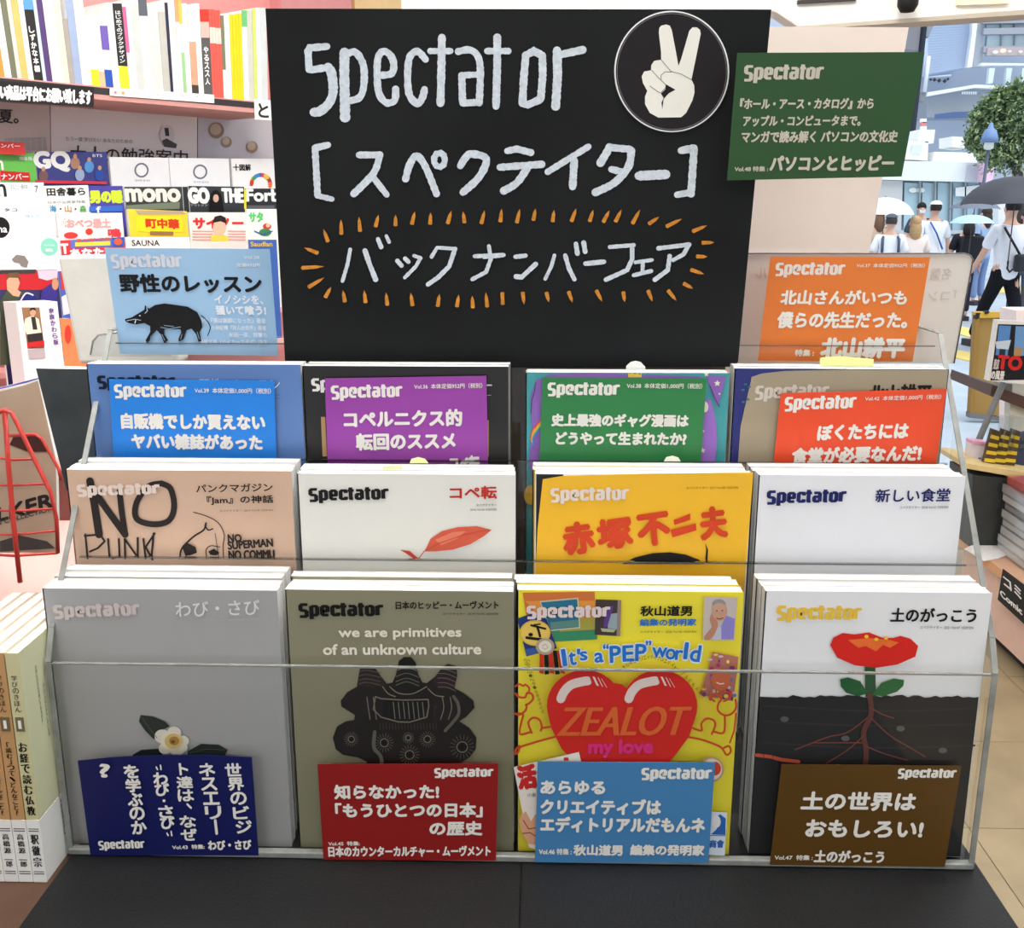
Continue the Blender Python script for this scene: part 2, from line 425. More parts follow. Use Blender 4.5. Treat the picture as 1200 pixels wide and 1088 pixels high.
names = {0: 'front', 1: 'second', 2: 'third', 3: 'fourth'}
def stack(row, what, xl, yl_, xr, yr, cover, n, backs, h=.236, cover_px=None, spine=None, th=.0128, xb=None):
    y = ROWY[row]; pl = YP(y)
    a, b = pl.P(xl, yl_), pl.P(xr, yr)
    if cover_px: a = pl.P(xb if xb else xl, yl_)
    zt = (a.z + b.z) / 2
    base = FB[row] + .0005
    hh = zt - base if h is None else h
    first = None
    for k in range(n):
        dx = 0 if k == 0 else random.uniform(-.002, .0015) - .0006 * k; dz = 0 if k == 0 else random.uniform(-.0015, .0015)
        lab = what if k == 0 else '%s copy behind the %s' % (names[k], backs)
        yk = y + k * (th + .0008)
        m = magazine(lab, a.x + dx, b.x + dx, yk, zt + dz, cover if k == 0 else random.choice([(228, 228, 226), cover]), h, th, group='copies of the ' + backs, cover_px=cover_px if k == 0 else None, spine=spine)
        if k == 0: first = m
    return first, pl, [(xl, yl_), (xr, yr)]

def quad_of(pl, xl, yl_, xr, yr, h=.236):
    """pixel corners of a vertical rectangle hanging from its two top corners"""
    out = []
    for x, y in ((xr, yr), (xl, yl_)):
        p = pl.P(x, y) - Vector((0, 0, h)); c = R3.transposed() @ (p - CAM)
        out.append((600 + FPX * c.x / -c.z, 544 - FPX * c.y / -c.z))
    return [(xl, yl_), (xr, yr), out[0], out[1]]

small = 'スペクテイター  2019 Vol.43 1020YEN'
# row 1 A  grey, camellia
m, pl, _ = stack(0, 'grey magazine with a white camellia, front left of the rack', 50, 695, 324, 687, (166, 165, 165), 4, 'grey camellia magazine')
A = Art(m, pl, quad_of(pl, 50, 695, 324, 687), zoom=(40, 640, 2.865))
A.logo((64, 190, 355, 250), (205, 192, 188))
A.text('わび・さび', (475, 185, 757, 235), (222, 222, 220), .012)
A.text('スペクテイター  2019 Vol.43 1020YEN', (565, 243, 757, 252), (190, 190, 190))
LEAF = (38, 48, 44)
A.poly([(357, 568), (352, 590), (372, 620), (400, 648), (415, 652), (418, 625), (455, 606), (440, 590), (400, 573)], LEAF)
A.poly([(330, 702), (360, 685), (430, 680), (430, 705), (330, 708)], (30, 40, 38))
A.poly([(515, 690), (560, 665), (620, 668), (650, 685), (640, 705), (515, 705)], LEAF)
A.stroke([(357, 570), (385, 610), (412, 645)], 2, (80, 95, 80))
A.stroke([(520, 695), (580, 682), (645, 686)], 2, (75, 88, 80))
for (cx, cy, r) in ((430, 640, 26), (470, 628, 24), (500, 655, 20), (440, 680, 22), (480, 682, 26), (500, 678, 16)):
    A.ell(cx, cy, r, r * .9, (222, 216, 200))
A.ell(462, 656, 38, 32, (232, 222, 196)); A.ell(468, 656, 30, 26, (214, 186, 120)); A.ell(470, 655, 17, 15, (176, 130, 60)); A.ell(466, 658, 7, 6, (120, 84, 40))
A.done()

# row 1 B  olive, clay figure
m, pl, _ = stack(0, 'olive magazine showing a dark horned clay sculpture, second in front row', 334, 693, 602, 692, (138, 135, 110), 3, 'olive clay sculpture magazine')
A = Art(m, pl, quad_of(pl, 334, 693, 602, 692), zoom=(330, 640, 2.862))
A.logo((57, 187, 341, 250), (18, 16, 16))
A.text('日本のヒッピー・ムーヴメント', (383, 186, 727, 212), BLACK, .025)
A.text('スペクテイター  2019 Vol.45 1020YEN', (540, 224, 727, 232), (50, 48, 40))
A.text('we are primitives', (192, 277, 602, 314), (232, 226, 208), .035)
A.text('of an unknown culture', (140, 330, 668, 364), (232, 226, 208), .04)
A.zoom = (380, 750, 6)
D1, D2, LN = (34, 28, 28), (22, 22, 22), (128, 120, 104)
A.poly([(60, 690), (90, 610), (150, 575), (210, 565), (215, 530), (120, 470), (115, 430), (160, 370), (230, 330), (240, 260), (250, 205), (300, 190), (360, 200), (400, 260), (440, 310), (480, 300), (510, 230), (525, 150), (560, 122), (610, 122), (645, 165), (660, 240), (690, 300), (720, 305), (780, 260), (830, 190), (870, 170), (930, 185), (935, 250), (915, 340), (980, 375), (1050, 430), (1055, 480), (1000, 540), (950, 575), (1020, 620), (1070, 690), (1065, 770), (1020, 830), (960, 865), (960, 1000), (310, 1000), (300, 860), (240, 830), (130, 810), (80, 770)], D1)
A.poly([(245, 250), (255, 205), (300, 190), (360, 200), (400, 260), (430, 320), (330, 340), (240, 320)], (44, 34, 32))
A.poly([(500, 260), (525, 150), (560, 122), (610, 122), (645, 165), (660, 240), (700, 330), (600, 385), (470, 340)], (28, 27, 26))
A.poly([(760, 290), (830, 190), (870, 170), (930, 185), (930, 260), (905, 350), (800, 350)], (46, 32, 34))
for y in (215, 245, 275, 300): A.stroke([(245, y + 10), (300, y), (395, y + 20)], 5, (92, 86, 76), smooth=True)
for y in (200, 240, 275, 300): A.stroke([(505, y + 20), (580, y - 4), (665, y + 25)], 6, (100, 98, 84), smooth=True)
for y in (200, 230, 262, 295, 325): A.stroke([(800, y + 8), (860, y + 10), (925, y + 36)], 5, (112, 100, 92), smooth=True)
A.stroke([(410, 330), (450, 380), (500, 400)], 7, LN, smooth=True); A.stroke([(460, 330), (520, 375), (620, 380), (720, 330)], 7, LN, smooth=True); A.stroke([(730, 345), (780, 390), (840, 400)], 7, LN, smooth=True)
A.stroke([(360, 400), (400, 415), (560, 425), (730, 420), (735, 470), (720, 545), (600, 580), (520, 578), (400, 545), (345, 490), (360, 400)], 8, LN)
A.poly([(415, 430), (725, 430), (712, 545), (600, 568), (520, 566), (410, 535)], D2)
for x in (485, 520, 555, 588, 622, 655, 690): A.stroke([(x, 440), (x + 12, 555)], 6, (120, 116, 100))
for x in (300, 345, 830, 885): A.stroke([(x, 405), (x + 10, 480), (x + 22 if x < 500 else x - 12, 560)], 6, LN, smooth=True)
A.stroke([(910, 400), (940, 450), (945, 520), (905, 580), (850, 640)], 22, (96, 90, 76), smooth=True)
for x in range(390, 800, 22): A.stroke([(x, 588), (x + 4, 630)], 5, (70, 60, 54))
for (cx, cy, r) in ((190, 700, 50), (422, 725, 65), (590, 690, 40), (725, 700, 55), (970, 755, 85), (600, 810, 70)):
    for q in range(18):
        a = q * math.tau / 18; A.stroke([(cx + r * .62 * math.cos(a), cy + r * .62 * math.sin(a)), (cx + r * math.cos(a), cy + r * math.sin(a))], 4, (96, 92, 82))
    A.stroke([(cx + r * .45 * math.cos(q * .6), cy + r * .45 * math.sin(q * .6)) for q in range(11)], 6, LN)
    A.ell(cx, cy, r * .22, r * .22, (16, 16, 16))
A.stroke([(355, 650), (350, 760), (400, 830), (410, 990)], 26, (92, 92, 78), smooth=True)
A.done()

# row 1 C  yellow collage
YEL = (240, 224, 62); RED = (205, 40, 32)
m, pl, _ = stack(0, 'yellow collage magazine with a large red heart, third in front row', 606, 694, 872, 692, YEL, 3, 'yellow heart magazine')
A = Art(m, pl, quad_of(pl, 606, 694, 872, 692), d=.00008)
A.zoom = (595, 680, 7.253)
A.poly([(128, 108), (738, 100), (748, 300), (760, 505), (400, 525), (190, 500)], (210, 116, 60))
A.poly([(150, 180), (745, 175), (756, 400), (390, 430)], (222, 150, 64)); A.poly([(370, 420), (758, 400), (760, 505), (400, 525)], (60, 140, 100))
A.poly([(500, 330), (757, 320), (758, 420), (440, 440)], (170, 160, 72))
A.poly([(270, 180), (600, 150), (618, 410), (360, 435)], (196, 200, 170)); A.poly([(283, 190), (590, 162), (606, 400), (365, 422)], (46, 112, 142))
A.poly([(320, 250), (420, 230), (450, 300), (340, 320)], (24, 56, 70)); A.poly([(360, 360), (600, 335), (604, 395), (365, 415)], (96, 140, 130))
A.poly([(748, 165), (965, 172), (955, 478), (740, 465)], (70, 60, 58)); A.poly([(860, 290), (935, 280), (930, 420), (850, 410)], (150, 165, 172)); A.poly([(830, 230), (900, 220), (845, 400), (815, 400)], (100, 66, 140))
A.poly([(935, 172), (965, 172), (955, 478), (925, 475)], (150, 130, 120)); A.poly([(790, 410), (920, 420), (900, 445), (800, 438)], (180, 180, 150))
A.poly([(80, 330), (215, 280), (330, 330), (418, 580), (160, 650)], (34, 56, 116)); A.poly([(150, 590), (330, 555), (340, 600), (165, 645)], (60, 90, 150))
A.ell(232, 450, 132, 110, (224, 184, 80)); A.ell(232, 450, 118, 97, (232, 196, 96))
A.stroke([(200, 385), (260, 400), (320, 415)], 18, BLACK); A.stroke([(250, 395), (265, 440), (275, 480)], 20, BLACK); A.stroke([(225, 380), (275, 375)], 12, BLACK); A.stroke([(160, 490), (230, 500), (290, 505)], 24, BLACK); A.ell(195, 465, 20, 16, BLACK)
for k, x in enumerate((285, 322, 358, 395, 430)): A.poly([(x - 12 + k * 0, 600), (x + 22, 600), (x + 20 + k * 9, 800), (x - 16 + k * 9, 790 + 15 * (k % 2))], (206, 50, 36) if k % 2 == 0 else (24, 20, 20))
A.ell(318, 565, 80, 72, (176, 158, 130)); A.ell(318, 565, 55, 50, (226, 216, 200)); A.stroke([(290, 565), (318, 545), (345, 570), (320, 590), (295, 575)], 5, (180, 165, 140))
A.logo((160, 205, 870, 350), (226, 208, 206))
A.zoom = (735, 680, 7.253)
A.text('秋山道男', (115, 222, 550, 305), BLACK, .035); A.text('編集の発明家', (110, 332, 585, 390), (40, 110, 190), .035)
A.text('スペクテイター  2020 Vol.46 1020YEN', (108, 430, 585, 450), (60, 56, 30))
A.poly([(655, 142), (938, 150), (908, 512), (642, 512)], (198, 186, 180)); A.poly([(795, 400), (840, 300), (915, 330), (905, 505), (730, 505)], (142, 132, 200)); A.poly([(730, 400), (800, 400), (800, 505), (720, 505)], (190, 190, 205))
A.poly([(655, 480), (720, 400), (700, 330), (720, 280), (770, 360), (770, 400), (740, 470), (700, 510), (655, 510)], (186, 132, 106))
A.ell(785, 265, 66, 84, (202, 154, 130)); A.ell(780, 205, 58, 42, (150, 146, 142)); A.ell(785, 235, 56, 40, (204, 158, 134)); A.stroke([(760, 325), (790, 332), (815, 322)], 8, (130, 60, 50)); A.ell(762, 262, 7, 5, BLACK); A.ell(808, 260, 7, 5, BLACK)
A.poly([(725, 610), (945, 655), (935, 770), (900, 1030), (615, 975), (690, 760)], (176, 110, 100))
rr = random.Random(3)
for q in range(70):
    x = rr.uniform(640, 930); y = rr.uniform(630, 1010)
    if x < 690 + (720 - y) * .3 and y < 800: continue
    if y < 620 + (x - 725) * .2: continue
    A.ell(x, y, rr.uniform(8, 24), rr.uniform(8, 20), rr.choice([(176, 50, 96), (210, 180, 190), (190, 108, 60), (120, 60, 110), (230, 200, 90), (196, 96, 70), (90, 120, 160)]))
    A.lv -= .8
A.ell(795, 850, 80, 100, (196, 100, 66)); A.stroke([(760, 872), (790, 885), (820, 880)], 8, (240, 225, 220))
A.zoom = None
def letters(A, st, pos, w, col, sz, bold, name='printed_lettering'):
    for ch, (x, y, r) in zip(st, pos):
        ww, hh = sz.get(ch, (11, 15)); A.text(ch, (x - ww / 2, y - hh / 2, x + ww / 2, y + hh / 2), col, bold, name, rot=r)
BL = (36, 112, 196)
for dd, cc, bo in ((0, (225, 236, 245), .14), (1, BL, .06)):
    letters(A, "It's a“PEP”world", [(662, 771, -.15), (671, 772, -.12), (677, 764, 0), (684, 768, -.1), (0, 0, 0), (702, 770, -.05), (711, 757, 0), (722, 767, -.05), (738, 765, -.05), (752, 765, 0), (760, 754, .05), (772, 764, .05), (783, 766, .05), (793, 765, .05), (803, 762, .05), (814, 765, .1)], 0, cc,
            {'I': (9, 19), 't': (8, 16), "'": (3, 6), 's': (9, 11), 'a': (11, 11), '“': (6, 5), 'P': (14, 19), 'E': (15, 19), '”': (6, 5), 'w': (13, 12), 'o': (11, 12), 'r': (8, 12), 'l': (3.5, 19), 'd': (12, 19), ' ': (0, 0)} | {'': (0, 0)}, bo) if False else None
seq = [("I", 661, 771, 4, 19, -.15), ("t", 671, 772, 8, 15, -.12), ("'", 678, 764, 3, 6, 0), ("s", 684, 769, 8, 10, -.1), ("a", 702, 771, 10, 11, -.05), ("“", 710, 758, 6, 5, 0), ("P", 721, 767, 12, 19, -.05), ("E", 736, 766, 12, 18, -.05), ("P", 751, 765, 12, 19, 0), ("”", 760, 754, 6, 5, 0), ("w", 773, 765, 17, 11, .02), ("o", 786, 767, 11, 12, .05), ("r", 796, 768, 8, 11, .05), ("l", 804, 763, 3.5, 19, .08), ("d", 815, 766, 11, 19, .1)]
for cc, bo in (((228, 236, 240), .13), (BL, .035)):
    for ch, x, y, w, h, r in seq:
        A.text(ch, (x - w / 2, y - h / 2, x + w / 2, y + h / 2), cc, bo * (15 / h if h < 15 else 1) * .8, rot=r)
ar = 'あらゆるクリエイティブはエディトリアルだもんネ'
for i, ch in enumerate(ar):
    t = i / (len(ar) - 1); x = 731 + 90 * t; y = 794 - 26 * math.sin(math.pi * (t * .85 + .15)) + 18 * t * t
    A.text(ch, (x - 1.9, y - 2.2, x + 1.9, y + 2.2), (70, 60, 20), rot=(-.7 + 1.6 * t))
for i, ch in enumerate('日本一のスキモノたちの手から'): A.text(ch, (617 + i * 1.3, 773 + i * 4.6, 620.5 + i * 1.3, 776.5 + i * 4.6), (150, 120, 30), rot=.3)
for i, ch in enumerate('チョコレートガールのうたごえ'): A.text(ch, (613.5 + i * 1.6, 772 + i * 4.6, 617 + i * 1.6, 775.5 + i * 4.6), (90, 80, 30), rot=.3)
A.zoom = (595, 640, 2.862)
hr = [(384, 465)]
hr += [(384 + 125 + 127 * math.cos(a), 538 + 122 * math.sin(a)) for a in [math.radians(-172 + 10 * k + 22) for k in range(18)] if True]
hr += [(632, 570), (608, 640), (560, 705), (500, 770), (400, 850), (380, 865), (300, 800), (230, 735), (180, 680), (145, 610), (134, 560)]
hr += [(258 + 127 * math.cos(a), 538 + 122 * math.sin(a)) for a in [math.radians(180 + 10 * k) for k in range(15)]]
A.poly(hr, (204, 36, 30), 'printed_heart')
HW = (222, 205, 198)
for ox in (0, 228): 
    A.stroke([(178 + ox, 513), (190 + ox, 488), (215 + ox, 465), (262 + ox, 453)], 30, HW, smooth=True)
    A.stroke([(262 + ox, 453), (268 + ox, 453)], 30, HW); A.lv += 1
    A.poly([(273 + ox, 435), (281 + ox, 435), (294 + ox, 468), (284 + ox, 468)], (204, 36, 30))
    A.poly([(284 + ox, 438), (292 + ox, 440), (306 + ox, 470), (298 + ox, 469)], HW); A.stroke([(303 + ox, 442), (318 + ox, 472)], 2.5, HW); A.stroke([(314 + ox, 445), (332 + ox, 475)], 1.6, HW)
f = A.boxmap((180, 540, 600, 637))
zt = A.zoom; A.zoom = None
vs, fs, _ = text_pts('ZEALOT')
for dx in (-1.3, -.6, 0, .6, 1.3):
    A.raw([(f(u, v)[0] + dx + (v - .5) * 9, f(u, v)[1] + dy) for u, v in vs for dy in (0,)], fs, (212, 98, 44), 'printed_lettering')
A.lv += 1; A.zoom = zt
A.text('my love', (272, 652, 485, 708), (214, 44, 120), .05)
AR = (196, 66, 30)
A.zoom = (595, 800, 7.253)
A.stroke([(60, 265), (100, 275), (150, 240), (160, 200), (155, 190), (180, 180), (215, 140), (205, 100), (165, 90), (150, 125), (120, 130), (90, 120), (65, 95)], 18, AR, smooth=True)
A.stroke([(65, 35), (100, 15), (130, 30), (150, 20), (180, 45), (180, 80), (160, 100)], 16, AR, smooth=True)
A.stroke([(85, 265), (130, 275), (115, 340), (105, 440), (200, 420)], 18, AR, smooth=True)
A.stroke([(205, 430), (180, 370), (180, 330), (220, 300), (270, 320), (290, 380), (280, 410)], 18, AR, smooth=True); A.stroke([(290, 390), (380, 375)], 18, AR)
A.stroke([(405, 462), (300, 490), (180, 525), (110, 550), (90, 590), (62, 610), (70, 570), (100, 540)], 18, AR, smooth=True)
A.zoom = (735, 800, 4.946)
A.stroke([(505, 110), (485, 90), (500, 70), (530, 75), (545, 100), (530, 120), (525, 160), (560, 190), (600, 185), (630, 150), (628, 100)], 12, AR, smooth=True)
A.stroke([(545, 70), (575, 55), (600, 70), (590, 95), (560, 110)], 10, AR, smooth=True)
A.stroke([(565, 190), (560, 290), (500, 285)], 12, AR, smooth=True)
A.stroke([(490, 300), (510, 250), (500, 220), (460, 210), (430, 240), (430, 280), (380, 265)], 12, AR, smooth=True)
A.stroke([(360, 318), (440, 335), (540, 375), (575, 420), (600, 400), (590, 370), (560, 380)], 12, AR, smooth=True)
A.stroke([(630, 180), (620, 280), (595, 350)], 10, AR)
A.ell(490, 505, 72, 74, (176, 150, 120)); A.ell(490, 505, 60, 62, (226, 206, 190)); A.ell(510, 500, 34, 40, (196, 70, 50))
A.poly([(490, 750), (580, 755), (565, 1005), (465, 1000)], (206, 216, 226)); A.poly([(498, 790), (540, 765), (572, 790), (570, 840), (570, 885), (485, 882), (520, 850)], (44, 96, 168)); A.ell(517, 808, 25, 36, (222, 222, 220))
A.text('商會', (478, 915, 560, 958), (50, 96, 170), .04); A.stroke([(480, 888), (570, 890)], 4, (60, 90, 150))
A.zoom = (595, 800, 7.253)
A.poly([(50, 720), (605, 592), (700, 1000), (600, 1560), (180, 1400)], (226, 216, 206))
A.text('活', (90, 710, 235, 900), (196, 40, 40), .06, rot=-.12); A.text('小泉', (165, 940, 240, 975), BLACK, 0); A.poly([(475, 640), (515, 638), (520, 664), (480, 668)], (196, 40, 40))
A.zoom = (595, 640, 2.862)
A.poly([(45, 905), (60, 890), (78, 925), (92, 900), (104, 905), (104, 1005), (70, 1000), (45, 960), (38, 920)], (214, 158, 124)); A.stroke([(52, 920), (70, 950), (95, 945)], 3, (120, 70, 50)); A.stroke([(50, 965), (75, 962), (95, 975)], 3, (120, 70, 50))
A.done()

# row 1 D  white, red flower
m, pl, _ = stack(0, 'white magazine with a red flower rooted in black soil, front right', 897, 693, 1163, 695, (232, 232, 234), 3, 'red flower magazine')
A = Art(m, pl, quad_of(pl, 897, 693, 1163, 695), zoom=(870, 640, 2.427))
A.logo((97, 166, 338, 222), (234, 192, 64))
A.text('土のがっこう', (423, 178, 665, 216), (22, 20, 20), .03)
A.text('スペクテイター  2021 Vol.47 1020YEN', (505, 228, 657, 237), (60, 60, 60))
rnd = random.Random(5)
top = [(50 + 4 * 0 + i * 15.6, 428 + rnd.uniform(-4, 4)) for i in range(41)]
quadD = quad_of(pl, 897, 693, 1163, 695); zc = lambda p: ((p[0] - 870) * 2.427, (p[1] - 640) * 2.427)
A.poly(top[:-1] + [(672, 430), zc(quadD[2]), zc(quadD[3])], (40, 39, 41), 'printed_soil')
for a, b in ((455, 470), (500, 512), (560, 575)): A.stroke([(60, a), (360, b), (660, a + 8)], 5, (52, 48, 48), smooth=True)
A.poly([(348, 340), (378, 340), (380, 430), (350, 430)], (40, 84, 52))
A.poly([(250, 283), (258, 262), (285, 248), (320, 252), (360, 246), (400, 262), (430, 262), (450, 256), (478, 264), (500, 285), (492, 315), (440, 338), (380, 347), (320, 340), (270, 318)], (214, 38, 30), 'printed_flower')
A.poly([(300, 268), (360, 262), (420, 268), (445, 275), (420, 290), (400, 282), (380, 300), (350, 285), (330, 290)], (232, 110, 50))
for x, y in ((353, 258), (381, 266), (409, 262)): A.ell(x, y, 6, 5, (240, 196, 50))
A.poly([(278, 380), (300, 374), (335, 385), (357, 420), (330, 428), (295, 418), (280, 400)], (36, 92, 52)); A.poly([(460, 382), (430, 377), (395, 390), (368, 424), (400, 428), (440, 415), (458, 398)], (44, 104, 56))
RT = (120, 66, 54)
A.stroke([(362, 425), (366, 480), (345, 530), (352, 580), (350, 622)], 15, (96, 56, 50), smooth=True)
for p in ([(360, 485), (300, 530), (240, 545), (150, 580)], [(345, 540), (300, 580), (240, 618)], [(366, 490), (420, 540), (470, 570), (520, 600)], [(352, 570), (400, 590), (470, 610)], [(340, 560), (280, 560), (200, 560)], [(363, 460), (400, 480), (430, 490)]): A.stroke(p, 3.5, RT, smooth=True)
for x, y in ((120, 493), (293, 548), (450, 520), (570, 582)): A.ell(x, y, 12, 8, (92, 92, 92))
A.stroke([(38, 595), (80, 600), (110, 608), (160, 614)], 10, (190, 84, 60)); A.stroke([(60, 590), (62, 605)], 2, (90, 40, 30)); A.stroke([(85, 592), (88, 608)], 2, (90, 40, 30))
A.done()

# row 2
m, pl, _ = stack(1, 'pinkish beige magazine scrawled NO PUNK, left of the second row', 77, 554, 341, 549, (206, 172, 148), 3, 'NO PUNK magazine')
A = Art(m, pl, quad_of(pl, 77, 554, 341, 549), zoom=(40, 400, 3.75))
INK = (40, 34, 32)
for p, w in (([(245, 615), (262, 700), (285, 850)], 34), ([(250, 640), (320, 740), (400, 850)], 30), ([(375, 660), (385, 750), (400, 850)], 26), ([(560, 625), (500, 640), (450, 710), (450, 780), (520, 805), (590, 790), (615, 730), (600, 650), (560, 625)], 26)): A.stroke(p, w, INK, smooth=True)
for p in ([(225, 850), (235, 955)], [(222, 856), (290, 850), (310, 880), (280, 910), (245, 925)], [(325, 870), (330, 940), (345, 955), (375, 945), (372, 870)], [(400, 955), (398, 870), (455, 950), (455, 865)], [(480, 870), (490, 955)], [(530, 845), (490, 905), (520, 960)], [(525, 845), (515, 955)]): A.stroke(p, 9, INK)
for p, w in (([(700, 752), (760, 770), (810, 800), (835, 850), (830, 900), (832, 955)], 4), ([(640, 955), (650, 910), (700, 860), (745, 830), (755, 800)], 8), ([(750, 810), (765, 830), (785, 825)], 6), ([(795, 845), (802, 890), (812, 955)], 3), ([(760, 955), (755, 920), (775, 900), (815, 905)], 4)): A.stroke(p, w, INK, smooth=True)
A.poly([(650, 905), (670, 885), (710, 905), (715, 930), (690, 940), (665, 945)], INK); A.poly([(765, 925), (790, 912), (815, 930), (800, 942), (775, 940)], INK)
A.logo((188, 622, 552, 690), (226, 208, 198))
A.text('パンクマガジン', (712, 628, 1047, 662), BLACK, .02); A.text('『Jam』の神話', (760, 680, 1050, 718), BLACK, .02)
A.text('スペクテイター  2017 Vol.39 1020YEN', (815, 740, 1050, 749), (90, 70, 60))
A.text('NO', (852, 850, 910, 882), INK, .05); A.text('SUPERMAN', (852, 876, 1048, 910), INK, .05, rot=-.05); A.text('NO COMMU', (855, 920, 1055, 955), INK, .05)
A.done()

m, pl, _ = stack(1, 'white magazine with a single reddish leaf, second in middle row', 348, 558, 604, 554, (228, 226, 218), 3, 'reddish leaf magazine')
A = Art(m, pl, quad_of(pl, 348, 558, 604, 554), zoom=(340, 400, 3.886))
A.logo((84, 660, 449, 742), (26, 20, 22)); A.text('コペ転', (728, 662, 940, 718), (186, 44, 36), .03)
A.text('スペクテイター', (848, 741, 940, 752), (50, 50, 50), .01); A.text('2016 Vol.36 1020YEN', (820, 763, 940, 772), (70, 70, 70))
A.poly([(612, 958), (640, 900), (690, 866), (760, 848), (850, 843), (918, 860), (880, 890), (820, 925), (740, 950), (660, 958)], (206, 90, 66), 'printed_leaf')
A.poly([(660, 905), (740, 870), (800, 865), (760, 900), (690, 930)], (222, 122, 96), 'printed_leaf')
A.stroke([(582, 995), (610, 958), (680, 920), (800, 880), (905, 860)], 4, (190, 76, 56), 'printed_leaf')
A.poly([(500, 950), (545, 956), (572, 980), (596, 996), (570, 997), (530, 968)], (190, 66, 48), 'printed_leaf')
A.done()

Yc = (240, 184, 40)
m, pl, _ = stack(1, 'amber magazine with red angular title characters, third in middle row', 633, 557, 883, 554, Yc, 3, 'amber red title magazine',
                 cover_px=[(636, 562), (660, 558), (750, 555.5), (883, 554), (871, 705), (626, 705), (630, 620)], spine=(222, 220, 214), xb=627)
box('inner_cover', tuple(v for v in (YP(.826).P(628, 560).x, YP(.826).P(660, 560).x, .8256, .8262, .10, .3145)), (30, 28, 30), None)
ic = bpy.data.objects['inner_cover']; ic.parent = m; ic.location = ic.location - m.location
A = Art(m, pl, quad_of(pl, 633, 557, 883, 554), zoom=(600, 400, 3.886))
A.logo((175, 660, 533, 745), (228, 214, 204)); A.text('スペクテイター  2017 Vol.38 1020YEN', (793, 662, 1030, 674), (120, 90, 20))
TR = (206, 66, 34)
for ch, bx in (('赤', (238, 830, 372, 965)), ('塚', (395, 812, 545, 940)), ('不', (575, 790, 712, 925)), ('夫', (862, 760, 975, 895))): A.text(ch, bx, TR, .05, rot=-.13)
A.poly([(765, 805), (812, 785), (812, 815), (740, 838), (735, 815)], TR); A.poly([(722, 860), (838, 830), (840, 862), (730, 895)], TR)
A.poly([(500, 1015), (560, 985), (640, 966), (720, 962), (790, 972), (850, 995), (880, 1016)], BLACK); A.poly([(880, 920), (893, 950), (890, 1000), (985, 1015), (885, 1012), (880, 990), (885, 950)], BLACK)
A.done()

m, pl, _ = stack(1, 'plain white magazine with navy title lettering, right of middle row', 889, 559, 1132, 556, (230, 230, 234), 3, 'plain white magazine')
A = Art(m, pl, quad_of(pl, 889, 559, 1132, 556), zoom=(850, 380, 3.4))
A.logo((165, 655, 482, 728), (26, 32, 92)); A.text('新しい食堂', (600, 657, 895, 708), (30, 34, 96), .02); A.text('スペクテイター  2018 Vol.42 1020YEN', (695, 724, 888, 736), (60, 60, 90))
A.done()

# row 3
m, pl, _ = stack(2, 'slate blue magazine at the left of the back row', 101, 427, 352, 427, (88, 122, 178), 2, 'slate blue magazine')
A = Art(m, pl, quad_of(pl, 101, 427, 352, 427), zoom=(40, 400, 3.75))
A.logo((278, 145, 620, 222), (14, 22, 44)); A.text('野性のレッスン', (725, 165, 1080, 215), (200, 214, 232), .0); A.stroke([(960, 236), (1080, 236)], 2, (60, 80, 120)); A.stroke([(960, 250), (1080, 252)], 2, (60, 80, 120)); A.done()
m, pl, _ = stack(2, 'glossy black magazine second in the back row', 354, 429, 596, 430, (30, 27, 26), 2, 'glossy black magazine')
A = Art(m, pl, quad_of(pl, 354, 429, 596, 430), zoom=(340, 400, 3.886))
A.logo((97, 163, 420, 240), (226, 224, 220)); A.text('ヒッピー', (780, 180, 918, 222), (220, 220, 220), .02); A.stroke([(800, 250), (915, 246)], 2.5, (170, 170, 170))
A.poly([(140, 345), (160, 345), (168, 525), (148, 525)], (176, 140, 96)); A.poly([(895, 360), (905, 360), (905, 525), (895, 525)], (176, 140, 96)); A.done()
m, pl, _ = stack(2, 'teal magazine with purple rainbow drawing, third in the back row', 616, 435, 855, 439, (64, 150, 156), 2, 'teal rainbow magazine')
A = Art(m, pl, quad_of(pl, 616, 435, 855, 439), zoom=(600, 400, 3.886))
VI = (138, 98, 176)
A.poly([(85, 250), (110, 180), (170, 150), (420, 145), (500, 150), (860, 160), (870, 260), (860, 640), (110, 640), (75, 560), (90, 420)], VI)
A.poly([(885, 155), (975, 160), (960, 220), (945, 270), (935, 300), (915, 250), (895, 190)], VI); A.poly([(870, 260), (905, 270), (925, 340), (935, 440), (925, 560), (860, 560)], (150, 108, 190))
for k, cc in enumerate(((210, 70, 60), (232, 150, 50), (236, 214, 80), (110, 180, 90), (70, 120, 190))): A.stroke([(86 + k * 3, 440 - k * 0 + k * 9), (100, 400 + k * 9), (140, 350 + k * 9)], 8, cc, smooth=True)
A.stroke([(108, 190), (100, 240), (90, 270), (86, 330)], 3, (40, 60, 90), smooth=True); A.stroke([(945, 300), (925, 260), (900, 200)], 3, (40, 60, 90), smooth=True)
def star(A, x, y, r, col):
    A.poly([(x + (r if k % 2 == 0 else r * .45) * math.sin(k * math.pi / 5), y - (r if k % 2 == 0 else r * .45) * math.cos(k * math.pi / 5)) for k in range(10)], col)
for x, y, r in ((935, 192, 16), (885, 150, 13), (868, 498, 14), (945, 240, 6), (870, 410, 8)): star(A, x, y, r, (224, 222, 190))
A.ell(880, 300, 14, 24, (222, 220, 200)); A.poly([(528, 140), (535, 150), (545, 140), (560, 152), (572, 140), (582, 155), (590, 142), (590, 165), (530, 165)], (222, 190, 70))
A.ell(85, 700, 30, 45, (220, 170, 60)); A.done()
m, pl, _ = stack(2, 'dark blue magazine behind the curled taupe cover, right of back row', 861, 431, 1112, 434, (36, 40, 110), 2, 'dark blue magazine', spine=(214, 212, 206))
